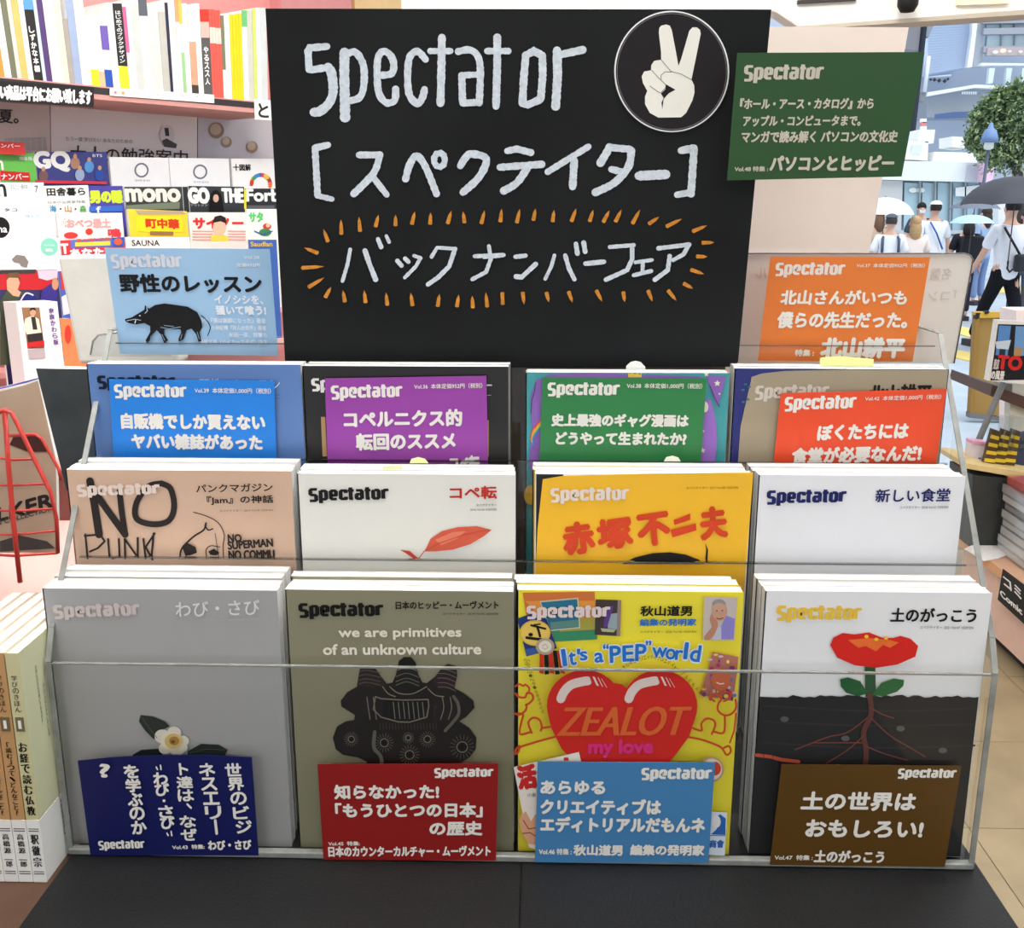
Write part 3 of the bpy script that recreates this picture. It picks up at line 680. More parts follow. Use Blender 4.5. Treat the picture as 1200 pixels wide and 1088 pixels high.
A = Art(m, pl, quad_of(pl, 861, 431, 1112, 434), zoom=(850, 380, 3.4))
for x, y in ((80, 240), (95, 250), (70, 262), (90, 300), (72, 310)): A.ell(x, y, 7, 4, (56, 110, 130))
A.done()
pl = YP(.8842)
tp = thing('magazine', 'taupe magazine with curled cover, behind the red card at right', 'magazine', pl.P(990, 545), 'magazines in the back row')
MB().prism([pl.P(*p) for p in [(881, 442), (893, 438), (920, 435), (1000, 433.5), (1111, 434), (1096, 580), (862, 580), (868, 500)]], (0, .0006, 0)).build('front_cover', mat((160, 146, 122), .35, .4, .02), tp)
A = Art(tp, pl, [(881, 438), (1111, 434), (1096, 580), (862, 580)], zoom=(850, 380, 3.4), base=.0002)
A.logo((118, 236, 412, 312), (206, 196, 184)); A.text('北山耕平', (572, 242, 820, 320), (30, 26, 24), .03); A.done()

bk = thing('backing_board', 'dark brown board standing at the back of the rack below the chalkboard', 'board', (0, .987, .001))
box('board_panel', (YP(.985).P(345, 430).x, YP(.985).P(850, 430).x, .984, .9885, .001, .386), (74, 64, 56), bk)

# black covered pile left of the rack
pl = YP(.905)
for k in range(3):
    t = thing('magazine', ['black photo magazine leaning left of the rack, in front', 'second magazine behind the leaning black photo magazine', 'third magazine behind the leaning black photo magazine'][k], 'magazine', pl.P(90, 560, -k * .016), 'magazines leaning left of the rack')
    q = [(42 + k * 3, 432 - k * .5), (112, 433), (118, 575), (78, 575)]
    MB().prism([pl.P(*p, -k * .016) for p in q], (0, .0006, 0)).build('front_cover', mat((42, 46, 46), .25, .5, .5, 22, key='photo'), t)
    MB().prism([pl.P(*p, -k * .016 - .0008) for p in q], (0, .0135, 0)).build('page_block', PAGE, t)

# ------------------------------------------------------------------ cards
def card(label, pl, quad, colr, parentless=True, grad=None, ext=None, th=.0005, name='title_card', group='printed title cards'):
    c = pl.P((quad[2][0] + quad[3][0]) / 2, quad[2][1]) if ext is None else pl.P((ext[2][0] + ext[3][0]) / 2, ext[2][1])
    t = thing(name, label, 'card', c, group)
    e = ext or quad
    MB().prism([pl.P(*p) for p in e], -pl.n * th).build('card_sheet', mat(colr, .38, .35, .01), t)
    return t
FP = YP(.7456)
CW = (232, 228, 220)
q = [(91, 892), (295, 888), (303, 1003), (106, 1003)]
t = card('navy card with vertical white Japanese text, front left', FP, q, (18, 24, 84), ext=[(91, 892), (130, 888), (180, 885.5), (240, 885), (295, 888), (303, 1003), (106, 1003)], )
A = Art(t, FP, q, base=.0001, zoom=(40, 640, 2.865))
cols = [('世界のビジ', 640, 728, 712, 968), ('ネスエリー', 560, 728, 612, 968), ('ト達は、なぜ', 478, 728, 540, 992)]
for k, (st, x0, y0, x1, y1) in enumerate(cols):
    n = len(st)
    for i, ch in enumerate(st):
        cx = {0: 668 + i * 9, 1: 580 + i * 7, 2: 502 + i * 3.5}[k]; h = (y1 - y0) / n; cy = y0 + h * (i + .5); w = 26
        if ch == 'ー': A.stroke([(cx, cy - 22), (cx + 5, cy + 22)], 9, CW, 'printed_lettering'); continue
        if ch == '、': A.stroke([(cx - 12 + 14, cy - 14), (cx + 14, cy - 2)], 7, CW, 'printed_lettering'); continue
        if ch == 'ト': w = 14
        A.text(ch, (cx - w, cy - h * .43, cx + w, cy + h * .43), CW, .035)
for i, ch in enumerate('“わび・さび”'):
    cx = 418 + i * 6; cy = 745 + i * 37
    if i in (0, 6): A.stroke([(cx - 8, cy - 6 + 4), (cx - 4, cy + 6)], 5, CW, 'printed_lettering'); A.stroke([(cx + 6, cy - 8), (cx + 8, cy + 6)], 5, CW, 'printed_lettering'); continue
    if ch == '・': A.ell(cx, cy, 5, 5, CW, 'printed_lettering'); continue
    A.text(ch, (cx - 23, cy - 20, cx + 23, cy + 20), CW, .04)
for i, ch in enumerate('を学ぶのか'):
    cx = 326 + i * 6.5; cy = 758 + i * 47; A.text(ch, (cx - 24, cy - 21, cx + 24, cy + 21), CW, .04)
A.text('?', (222, 734, 254, 776), CW, .05)
A.logo((216, 986, 371, 1026), CW); A.text('Vol.43  特集:', (464, 1004, 572, 1019), CW, .03); A.text('わび・さび', (585, 990, 728, 1020), CW, .05)
A.done()

q = [(372, 896), (584, 895), (581, 1009), (379, 1008)]
t = card('dark red card with three lines of white Japanese text', FP, q, (142, 28, 28))
A = Art(t, FP, q, base=.0001, zoom=(330, 640, 2.862))
A.logo((512, 742, 710, 784), CW); A.text('知らなかった!', (178, 803, 526, 848), CW, .045); A.text('「もうひとつの日本」', (182, 864, 672, 910), CW, .045); A.text('の歴史', (498, 926, 672, 970), CW, .045)
A.text('Vol.45  特集:', (157, 992, 262, 1006), CW, .03); A.text('日本のカウンターカルチャー・ムーヴメント', (158, 1008, 700, 1042), CW, .04); A.done()
q = [(630, 893), (838, 894), (830, 1012), (627, 1011)]
t = card('steel blue card with three lines of white Japanese text', FP, q, (70, 128, 178))
A = Art(t, FP, q, base=.0001, zoom=(595, 640, 2.862))
A.logo((448, 741, 684, 794), CW); A.text('あらゆる', (112, 790, 325, 832), CW, .05); A.text('クリエイティブは', (112, 852, 512, 900), CW, .05); A.text('エディトリアルだもんネ', (112, 912, 660, 960), CW, .05)
A.text('Vol.46 特集 :', (105, 1016, 214, 1036), CW, .03); A.text('秋山道男', (222, 1004, 384, 1038), CW, .045); A.text('編集の発明家', (412, 1004, 658, 1038), CW, .045); A.done()
q = [(916, 896), (1127, 898), (1107, 1016.5), (902, 1014)]
t = card('brown card with two lines of white Japanese text, front right', FP, q, (88, 60, 18))
A = Art(t, FP, q, base=.0001, zoom=(870, 640, 2.427))
A.logo((442, 631, 608, 668), CW); A.text('土の世界は', (170, 702, 492, 752), CW, .04); A.text('おもしろい!', (182, 782, 512, 828), CW, .045); A.text('Vol.47  特集 :', (92, 880, 200, 894), CW, .03); A.text('土のがっこう', (206, 868, 402, 900), CW, .045); A.done()

CPL = YP(.8805)
q = [(127.5, 444.5), (321, 446.5), (324, 545), (134, 545)]
t = card('bright blue card before the slate blue magazine', CPL, q, (30, 124, 214))
A = Art(t, CPL, q, base=.0001, zoom=(40, 400, 3.75))
A.logo((352, 184, 670, 264), CW); A.text('Vol.39  本体定価1,000円（税別）', (705, 206, 1040, 230), CW, .012); A.text('自販機でしか買えない', (385, 322, 1012, 386), CW, .05); A.text('ヤバい雑誌があった', (430, 412, 1000, 474), CW, .05); A.done()
q = [(380.6, 443.7), (570, 440.6), (572, 545), (384, 545)]
t = card('purple card before the glossy black magazine', CPL, q, (146, 62, 156))
A = Art(t, CPL, q, base=.0001, zoom=(340, 400, 3.886))
A.logo((186, 192, 511, 276), CW); A.text('Vol.36  本体定価952円（税別）', (565, 193, 875, 216), CW, .012); A.text('コペルニクス的', (247, 316, 780, 388), CW, .045); A.text('転回のススメ', (303, 420, 750, 492), CW, .045); A.text('コペ転', (730, 524, 860, 600), CW, .045); A.done()
q = [(635.5, 442.5), (828, 443.7), (821, 545), (632, 545)]
t = card('green card before the teal rainbow magazine', CPL, q, (44, 122, 66))
A = Art(t, CPL, q, base=.0001, zoom=(600, 400, 3.886))
A.logo((162, 182, 490, 264), CW); A.text('Vol.38  本体定価1,000円（税別）', (523, 192, 866, 216), CW, .012); A.text('史上最強のギャグ漫画は', (182, 334, 802, 388), CW, .05); A.text('どうやって生まれたか?', (202, 416, 792, 470), CW, .05); A.done()
q = [(915, 461), (1109.4, 456), (1096, 550), (906, 550)]
CP2 = YP(.8795)
t = card('orange red card before the taupe magazine at right', CP2, q, (226, 74, 36))
A = Art(t, CP2, q, base=.0001, zoom=(850, 380, 3.4))
A.logo((236, 280, 521, 356), CW); A.text('Vol.42  本体定価1,000円（税別）', (557, 284, 860, 303), CW, .012); A.text('ぼくたちには', (370, 400, 728, 458), CW, .05); A.text('食堂が必要なんだ!', (268, 490, 778, 550), CW, .05); A.done()

BP = YP(.94)
q = [(122.4, 290.5), (316, 292), (326, 417), (141, 415)]
t = card('pale blue card with a black wild boar, upper left', BP, q, (150, 186, 218))
A = Art(t, BP, q, base=.0001, zoom=(0, 150, 3.636))
A.logo((474, 532, 776, 612), (206, 206, 214)); A.text('Vol.28', (1038, 545, 1105, 558), (222, 226, 230), .03); A.text('定価952円', (1008, 577, 1106, 592), (222, 226, 230), .03)
A.text('野性のレッスン', (512, 626, 1112, 700), (20, 20, 24), .04)
A.text('イノシシを、', (915, 714, 1120, 750), (226, 230, 236), .03); A.text('獲いて喰う!', (920, 758, 1132, 796), (226, 230, 236), .04)
for st, b in (('千松信也『僕は猟師になった』著者', (806, 810, 1132, 832)), ('小林紀晴『狩人の世界』著者', (900, 842, 1134, 862)), ('米田一彦、熊撃ち', (975, 872, 1138, 892)), ('服部文祥（ハイカースデポ）店主', (848, 902, 1140, 922))): A.text(st, b, (214, 222, 232), .02)
BK = (16, 16, 18)
A.poly([(532, 815), (560, 808), (590, 790), (615, 775), (618, 755), (635, 770), (660, 755), (700, 748), (760, 756), (800, 762), (840, 785), (858, 820), (862, 850), (850, 870), (858, 910), (846, 912), (836, 880), (815, 855), (795, 862), (782, 900), (762, 912), (760, 900), (772, 870), (768, 858), (700, 858), (700, 880), (716, 905), (700, 918), (685, 880), (668, 862), (650, 880), (642, 905), (625, 915), (620, 905), (640, 870), (640, 845), (615, 832), (580, 838), (550, 832), (535, 825)], BK, 'printed_boar')
A.stroke([(858, 800), (880, 820), (896, 850), (885, 885)], 4, BK, smooth=True)
A.stroke([(540, 822), (575, 815), (600, 820)], 2.5, (180, 196, 212)); A.stroke([(625, 762), (628, 780), (618, 790)], 3, (180, 196, 212)); A.ell(596, 800, 4, 3, (190, 200, 214)); A.stroke([(575, 832), (578, 820)], 4, (220, 226, 232))
for p in ([(685, 850), (720, 856), (770, 848)], [(700, 842), (740, 846)], [(645, 885), (640, 905)], [(690, 880), (702, 905)], [(775, 880), (770, 900)], [(840, 870), (850, 900)]): A.stroke(p, 2.5, (150, 168, 190))
A.done()
OP = YP(.9405)
q = [(903, 301), (1090, 301.5), (1069.4, 424), (888, 423)]
t = card('orange card with white Japanese text, upper right', OP, q, (222, 118, 44))
A = Art(t, OP, q, base=.0001, zoom=(860, 200, 3.2))
A.logo((156, 340, 416, 406), (228, 216, 208)); A.text('Vol.37  本体定価952円（税別）', (460, 348, 716, 364), CW, .012); A.text('北山さんがいつも', (178, 450, 648, 502), CW, .04); A.text('僕らの先生だった。', (165, 532, 650, 590), CW, .04); A.text('特集 :', (230, 672, 300, 696), CW, .04); A.text('北山耕平', (330, 630, 638, 700), CW, .06); A.done()

# yellow and white index tabs
def tab(label, pts, y, colr, th=.0006):
    pl = YP(y); tag(MB().prism([pl.P(*p) for p in pts], (0, th, 0)).build('index_tab', colr), label, 'paper tab')
tab('pale yellow note standing behind the right back magazines', [(961, 420), (963, 419), (985, 417.5), (1024, 421), (1023, 431), (961, 431)], .8995, (240, 242, 160))
tab('white round tab behind the teal magazine', [(733, 437), (734, 429), (739, 424.5), (745, 423), (751, 424.5), (756, 430), (757, 437)], .9128, (240, 240, 238))
tab('small cream tab among the reddish leaf magazines', [(480, 543), (482, 538), (490, 536), (498, 538), (502, 543)], .852, (238, 240, 170))
tab('small yellow tab behind the first reddish leaf magazine', [(448, 551), (449, 547), (470, 546), (472, 550)], .8392, (238, 240, 170))
tab('white round tab among the amber magazines', [(778, 541), (781, 536), (788, 534.5), (795, 536.5), (798, 541)], .8665, (240, 240, 226))

# ------------------------------------------------------------------ blackboard
bp0 = YP(.927).P(600, 430)
tp0 = Vector((0, .908, .689))
bn = Vector((0, -(tp0.z - bp0.z), tp0.y - bp0.y)).normalized()
if bn.y > 0: bn = -bn
BPL = Plane((0, bp0.y, bp0.z), bn)
Q = [(311, 10), (904, 11), (866, 430), (333, 418)]
brd = thing('chalkboard', 'black board with handwritten chalk title above the rack', 'sign', BPL.P(600, 430))
slate = mat((29, 30, 31), .7, .12, .25, 7, 0, key='slate')
MB().prism([BPL.P(*p) for p in [(311, 10), (904, 11), (865, 424), (861, 430), (600, 431), (334, 424)]], -bn * .006).build('board_panel', slate, brd)
chalk = mat((208, 216, 224), .9, .05, .14, 260, key='chalk'); och = mat((206, 136, 56), .9, .05, .2, 260, key='chalk')
A = Art(brd, BPL, Q, zoom=(340, 30, 4.2857), base=.0003, d=.00006)
S = lambda p, w, c=chalk, n='chalk_lettering': A.stroke(p, w, c, n, rough=.1, smooth=True)
T = lambda p, w, c=chalk, n='chalk_lettering': A.stroke(p, w, c, n, rough=.1)
T([(185, 105), (100, 112), (90, 130), (95, 220), (110, 222), (190, 210)], 36); S([(190, 210), (208, 240), (216, 330), (195, 390), (150, 430), (120, 435)], 46)
T([(273, 135), (272, 250), (276, 460)], 50); S([(290, 140), (330, 135), (368, 200), (370, 300), (350, 360), (300, 378)], 36)
S([(455, 250), (510, 240), (520, 190), (500, 145), (465, 130), (440, 170), (438, 280), (450, 350), (485, 388), (525, 375), (530, 320)], 36)
S([(680, 170), (640, 130), (600, 160), (590, 260), (600, 350), (640, 392), (665, 360), (675, 320)], 36)
T([(762, 60), (760, 200), (755, 390)], 40); T([(705, 128), (805, 128)], 32)
S([(845, 130), (900, 122), (940, 150), (955, 220), (950, 390)], 36); T([(860, 250), (945, 246)], 32); T([(862, 250), (866, 390), (950, 385)], 36)
T([(1040, 60), (1040, 200), (1034, 405)], 38); T([(990, 128), (1095, 128)], 32)
A.zoom = (580, 30, 4.2857)
T([(155, 150), (145, 260), (138, 390), (165, 398), (230, 370), (240, 250), (238, 150), (195, 128), (155, 150)], 38)
T([(312, 125), (315, 250), (305, 405)], 44); T([(320, 148), (440, 122)], 38)
T([(62, 630), (110, 620), (180, 638)], 34); T([(25, 712), (235, 697)], 36); S([(160, 720), (110, 790), (45, 830)], 38)
T([(265, 735), (370, 670), (470, 608)], 32); T([(398, 680), (390, 810)], 38)
S([(530, 690), (560, 640), (575, 612)], 40); T([(575, 612), (680, 622)], 36); S([(685, 630), (670, 710), (600, 790), (505, 838)], 38); T([(585, 722), (640, 735)], 34)
T([(722, 755), (858, 748)], 46)
T([(935, 628), (1000, 615), (985, 845)], 38); T([(985, 838), (915, 850)], 32)
A.zoom = (340, 30, 4.2857)
T([(190, 600), (125, 615), (138, 850)], 34); T([(138, 855), (210, 872)], 28)
T([(345, 650), (450, 650)], 34); S([(450, 650), (420, 740), (320, 845)], 36); T([(415, 760), (485, 850)], 32)
S([(580, 770), (600, 700), (635, 655), (680, 710), (735, 845)], 36); T([(750 + 28 * math.cos(k), 675 + 36 * math.sin(k)) for k in [i * .7 for i in range(10)]], 30)
S([(855, 705), (880, 665), (910, 645), (985, 670), (950, 760), (868, 838)], 38)
A.zoom = (340, 230, 4.615)
for p, w in (([(325, 288), (310, 370), (283, 460)], 20), ([(405, 295), (430, 370), (462, 450)], 28), ([(475, 232), (492, 275)], 24), ([(520, 215), (535, 248)], 20), ([(580, 350), (602, 375)], 24), ([(622, 338), (640, 355)], 24), ([(670, 322), (705, 335), (680, 380), (620, 440)], 20), ([(765, 328), (795, 278), (895, 285)], 20), ([(892, 285), (860, 380), (800, 440), (745, 478)], 24), ([(998, 325), (1155, 318)], 22), ([(1075, 270), (1085, 340), (1060, 410), (985, 450)], 22)): T(p, w)
A.zoom = (580, 230, 4.615)
for p, w in (([(-60, 330), (45, 320)], 22), ([(110, 328), (165, 322)], 24), ([(115, 435), (145, 438), (220, 368)], 26), ([(322, 320), (305, 380), (272, 448)], 20), ([(380, 320), (400, 390), (430, 450)], 24), ([(438, 258), (446, 310)], 26), ([(480, 252), (488, 300)], 26), ([(490, 365), (590, 355)], 26), ([(622, 275), (750, 265)], 22), ([(742, 270), (742, 340), (715, 400), (600, 452)], 24), ([(760, 358), (850, 345)], 20), ([(800, 355), (798, 410)], 22), ([(750, 428), (845, 405)], 22), ([(885, 282), (1050, 262)], 24), ([(1045, 270), (1020, 315), (965, 345)], 22), ([(945, 325), (935, 400), (865, 452)], 24)): T(p, w)
def dash(x0, y0, x1, y1, w=22):
    L = math.hypot(x1 - x0, y1 - y0); nx, ny = -(y1 - y0) / L * w / 2, (x1 - x0) / L * w / 2
    A.poly([(x0, y0), (x0 + (x1 - x0) * .35 + nx * .8, y0 + (y1 - y0) * .35 + ny * .8), (x1 + nx, y1 + ny), (x1 + (x1 - x0) * .06, y1 + (y1 - y0) * .06), (x1 - nx, y1 - ny), (x0 + (x1 - x0) * .35 - nx * .8, y0 + (y1 - y0) * .35 - ny * .8)], och, 'chalk_dash')
A.zoom = (340, 230, 4.615)
for d in ((180, 178, 205, 246), (275, 125, 277, 206), (372, 110, 378, 190), (478, 100, 462, 165), (570, 100, 570, 160), (675, 82, 658, 152), (760, 88, 757, 152), (872, 78, 852, 148), (935, 82, 943, 144), (1052, 76, 1034, 148), (1145, 70, 1136, 138), (75, 278, 150, 308), (185, 380, 65, 388), (185, 440, 100, 492), (222, 490, 190, 548), (285, 508, 296, 572), (400, 508, 408, 576), (518, 520, 526, 590), (652, 522, 662, 592), (808, 528, 798, 596), (912, 532, 902, 598), (985, 538, 988, 604), (1058, 520, 1066, 598), (1148, 524, 1150, 586)): dash(*d)
A.zoom = (580, 230, 4.615)
for d in ((36, 68, 30, 138), (135, 68, 118, 144), (220, 66, 208, 130), (320, 74, 312, 138), (440, 66, 414, 136), (532, 74, 512, 136), (620, 76, 586, 140), (685, 72, 652, 138), (785, 72, 744, 148), (888, 112, 832, 150), (1012, 122, 928, 164), (1148, 158, 1070, 190), (1188, 250, 1120, 252), (1150, 328, 1090, 326), (1132, 422, 1060, 398), (1072, 500, 1020, 472), (982, 566, 936, 510), (852, 570, 828, 510), (702, 574, 694, 518), (580, 570, 548, 510), (420, 576, 398, 516), (292, 574, 278, 520), (158, 586, 150, 520), (42, 588, 40, 522)): dash(*d)
A.done()

# round sticker
st = thing('round_sticker', 'round black sticker with a white victory hand sign', 'sticker', BPL.P(787, 84, .001))
zm = (710, 0, 6.8)
Z6 = lambda x, y: (zm[0] + x / zm[2], zm[1] + y / zm[2])
circ = [Z6(525 + 458 * math.cos(a), 570 + 484 * math.sin(a)) for a in [k * math.tau / 64 for k in range(64)]]
MB().prism([BPL.P(*p, .0012) for p in circ], -bn * .0012).build('sticker_disc', mat((240, 238, 236), .3, .5), st)
A = Art(st, BPL, Q, zoom=zm, base=.0013, d=.00006)
A.poly([(525 + 446 * math.cos(a), 570 + 473 * math.sin(a)) for a in [k * math.tau / 64 for k in range(64)]], (30, 26, 30), 'black_field')
A.stroke([(525 + 436 * math.cos(a), 570 + 462 * math.sin(a)) for a in [k * math.tau / 64 for k in range(64)]], 3, (150, 146, 150), closed=True)
HWc = (240, 238, 228)
A.poly([(425, 225), (440, 205), (480, 195), (510, 205), (525, 240), (560, 420), (578, 525), (600, 470), (665, 245), (690, 218), (725, 218), (750, 238), (756, 270), (720, 450), (682, 635), (704, 680), (706, 740), (690, 800), (640, 900), (600, 935), (420, 938), (350, 900), (312, 830), (312, 770), (330, 725), (295, 660), (285, 610), (305, 570), (360, 560), (362, 520), (385, 485), (440, 476), (440, 420), (422, 260)], HWc, 'hand_sign')
A.poly([(478, 672), (555, 715), (500, 745), (460, 790), (450, 870), (443, 820), (460, 780), (440, 745), (475, 710)], (30, 26, 30), 'hand_sign')
for p in ([(440, 476), (520, 570), (600, 590), (682, 635)], [(520, 575), (470, 572), (440, 600), (440, 635)], [(365, 560), (420, 620), (478, 675), (476, 700), (440, 738), (420, 735), (350, 685)], [(440, 745), (460, 775)]): A.stroke(p, 4, (30, 26, 30), 'hand_sign')
A.done()

# green card hanging on the board's corner
GP = Plane(YP(.888).P(960, 209), Vector((0, -.97, .0)) + Vector((0, 0, -.16)))
q = [(864, 62), (1083.6, 61), (1056.6, 207), (852, 211.5)]
t = card('dark green card clipped to the upper right of the chalkboard', GP, q, (44, 84, 44), th=.0008)
A = Art(t, GP, q, base=.0001, zoom=(840, 0, 3.333))
GW = (214, 206, 192)
A.logo((106, 246, 416, 330), GW); A.text('『ホール・アース・カタログ』から', (92, 384, 612, 426), GW, .035); A.text('アップル・コンピュータまで。', (104, 452, 562, 492), GW, .035); A.text('マンガで読み解く パソコンの文化史', (98, 512, 706, 556), GW, .035)
A.text('Vol.48 特集 :', (70, 650, 200, 670), GW, .03); A.text('パソコンとヒッピー', (210, 610, 690, 668), GW, .045); A.done()

# sheets behind the board
P2 = YP(1.06)
hpnl = thing('white_hanging_panel', 'translucent white panel standing behind the green card', 'panel', YP(1.06).P(960, 430))
P2 = YP(1.06)
q = [P2.P(*p) for p in [(850, 31), (1065, 32), (1018, 300), (985, 640), (860, 640)]]; q[3].z = q[4].z = -.0035
MB().prism(q, (0, .003, 0)).build('panel_sheet', mat((226, 212, 202), .5, .3, .01), hpnl)
P3 = YP(.985)
sh = thing('white_backing_sheet', 'white sheet with rounded corner behind the orange card', 'panel', P3.P(990, 424))
MB().prism([P3.P(*p) for p in [(860, 297), (1130, 297), (1137, 299), (1140.5, 304), (1118, 426), (856, 426)]], (0, .002, 0)).build('sheet', mat((214, 208, 200), .45, .4, .01), sh)
MB().tube([P3.P(*p, .001) for p in [(860, 297), (1130, 297), (1137, 299), (1140.5, 304), (1118, 426)]], .0007, 6).build('rim', (120, 120, 130), sh)
A = Art(sh, P3, [(878, 297), (1140, 297), (1118, 426), (870, 426)], base=.0002)
for st_, bx in (('名盤', (1115, 314, 1090, 328)), ('「コン', (1120, 340, 1088, 352)), ('ル', (900, 314, 885, 326))): A.text(st_, bx, (196, 186, 184))
A.done()
P4 = YP(1.0)
fb = MB().prism([P4.P(*p) for p in [(67, 302), (71, 300), (127, 299), (200, 298), (210, 426), (92, 426)]], (0, .03, 0)).build('foam_board', mat((226, 222, 212), .9, .1, .03, 30, .6, key='foam'), None, .003)
tag(fb, 'off-white rough foam block behind the wild boar card', 'board')
cc = thing('acrylic_holder', 'small clear acrylic corner holder before the foam block', 'holder', YP(.96).P(125, 416))
pa = YP(.962)
MB().prism([pa.P(*p) for p in [(105, 418), (108, 400), (114, 393), (140, 389), (200, 389), (200, 418)]], (0, .002, 0)).build('holder_face', FILM, cc)
MB().tube([pa.P(*p, .001) for p in [(106, 416), (109, 400), (115, 393), (140, 389.5)]], .0009, 6).build('holder_rim', ACR_EDGE, cc)

# ------------------------------------------------------------------ small paperbacks left of the rack
def spine_book(label, xb0, xb1, colr, obi, title, author, cover, label_mark=None):
    pl = YP(.715); a, b = pl.P(xb0, 1036), pl.P(xb1, 1036)
    x0, x1 = a.x, b.x - .0006; z0, z1 = -.0033, pl.P(20, 766).z
    t = thing('paperback_book', label, 'book', ((x0 + x1) / 2, .78, z0), 'slim paperbacks left of the rack')
    box('spine', (x0, x1, .715, .716, z0, z1), mat(colr, .5, .3, .04), t)
    box('page_block', (x0 + .0007, x1 - .0007, .716, .842, z0 + .001, z1 - .001), PAGE, t)
    box('cover', (x1 - .0006, x1, .716, .843, z0, z1), mat(cover, .5, .3, .02), t)
    box('back_cover', (x0, x0 + .0006, .716, .843, z0, z1), mat(cover, .5, .3, .02), t)
    zz = YP(.7147).P(50, 962).z
    box('paper_band', (x0 - .0002, x1 + .0003, .7147, .80, z0 + .0005, zz), mat((232, 232, 228), .5, .3, .02), t)
    def line(s_, za, zb, w, c, bold=.03, y=.7143):
        mb = MB(); n = len(s_); h = (za - zb) / n; xc = (x0 + x1) / 2
        for i, ch in enumerate(s_):
            vs, fs, ar = text_pts('|' if ch == 'ー' else ch)
            hh = h * .85 if ar < 3 else h * .12; ww = min(hh * ar, w) if ar < 3 else w
            for sx in (-1, 0, 1): mb.add([(xc + (u - .5) * ww + sx * h * bold, y, za - h * (i + 1) + v * hh + h * .08) for u, v in vs], fs)
        o = mb.build('printed_lettering', c, t); o['kind'] = 'stuff'
    line(title, z1 - .075, zz + .004, .0065, (40, 34, 28)); line('学びのきほん', z1 - .018, z1 - .05, .005, (50, 44, 38), 0, .7145); line(author, zz - .012, z0 + .014, .0062, (60, 60, 62))
    box('badge', (x0 + .002, x1 - .002, .7144, .715, z1 - .066, z1 - .054), obi, t)
    box('badge_mark', ((x0 + x1) / 2 - .0012, (x0 + x1) / 2 + .0012, .7141, .7144, z1 - .0635, z1 - .0565), (236, 232, 226), t)
    for dz in (.012, .014): box('band_line', (x0 + .001, x1 - .001, .7143, .7147, zz - dz + .004, zz - dz + .0045), (60, 60, 62), t); box('band_line', (x0 + .001, x1 - .001, .7143, .7147, z0 + dz - .004, z0 + dz - .0035), (60, 60, 62), t)
    return t, x0, x1, z0, z1
TAN = (190, 146, 98)
ob, x0, x1, z0, z1 = spine_book('olive slim paperback at right end of the row', 40.5, 56, (202, 196, 152), (110, 100, 70), 'お経で読む仏教', '釈徹宗', (204, 206, 170))
MBs = MB()
for i, (s_, yy, za, h) in enumerate((('なぜ、「お経」なのか?', .755, z1 - .08, .0055), ('お経にはなにが書いてあるのか', .737, z1 - .02, .0036), ('読んでみるとおもしろい言葉', .745, z1 - .04, .0036))):
    for k, ch in enumerate(s_):
        vs, fs, ar = text_pts(ch); MBs.add([(x1 + .0002, yy + u * min(h * .8, h * .8 * ar), za - h * (k + 1) + v * h * .8) for u, v in vs], fs)
for s_, yy, za, h in (('もう一つの', .765, .055, .0065), ('仏教の読み方。', .75, .052, .005)):
    for k, ch in enumerate(s_):
        vs, fs, ar = text_pts(ch); MBs.add([(x1 + .0006, yy + u * h * .8, za - h * (k + 1) + v * h * .8) for u, v in vs], fs)
o = MBs.build('printed_lettering', (60, 62, 60), ob); o['kind'] = 'stuff'
spine_book('tan slim paperback touching the olive paperback', 23.5, 40, TAN, (110, 96, 66), '「読む」って、どんなこと?', '高橋源一郎', (214, 196, 170))
spine_book('tan slim paperback, third from the rack', 7, 23, TAN, (214, 84, 84), '「読む」って、どんなこと?', '高橋源一郎', (214, 196, 170))
spine_book('tan slim paperback cut by the left picture edge', -9, 6.5, TAN, (214, 84, 84), 'どんなこと?', '高橋源一郎', (214, 196, 170))
for k in range(3): spine_book('slim paperback %s outside the left picture edge' % ['just', 'a little', 'well'][k], -26 - 17 * k, -10.5 - 17 * k, TAN, (110, 96, 66), 'お経で読む仏教', '釈徹宗', (214, 196, 170)) if k < 2 else None

# ------------------------------------------------------------------ red wire rack at left
rp = YP(1.28)
pc = thing('pink_counter', 'pink laminate side counter under the red wire rack', 'counter', (-1.4, 1.7, FLOOR))
PINK = mat((238, 184, 176), .45, .35, .04, 6)
box('counter_top', (-1.05, -.62, 1.262, 1.75, -.045, -.02), PINK, pc, .003)
box('counter_body', (-1.03, -.64, 1.275, 1.74, FLOOR, -.045), (200, 132, 126), pc)
wr = thing('wire_rack', 'red wire magazine stand at the left edge', 'rack', rp.P(30, 650))
Z3 = lambda x, y: (x / 3.625, 400 + y / 3.625)
REDM = mat((196, 62, 54), .35, .5, .03)
for nm, off, r, pts in (('front_post', .02, .0034, [(20, 300), (35, 520), (58, 780), (86, 1025)]), ('curved_brace', .02, .003, [(-30, 330), (0, 298), (20, 293), (50, 305), (90, 385), (150, 510), (215, 640), (240, 760), (245, 900)]), ('side_loop', 0, .0022, [(30, 402), (150, 396), (178, 415), (215, 480), (250, 545), (258, 590)]),
                        ('wire', .01, .0017, [(-60, 490), (60, 505), (150, 500)]), ('wire', .01, .0017, [(-60, 612), (60, 612), (200, 606)]), ('wire', .01, .0017, [(-60, 716), (60, 722), (225, 712)]), ('wire', .01, .0017, [(-60, 820), (60, 822), (240, 806)]), ('wire', .01, .002, [(-60, 905), (60, 912), (245, 900)])):
    MB().tube([rp.P(*Z3(*p), off) for p in pts], r, 8).build(nm, REDM, wr)
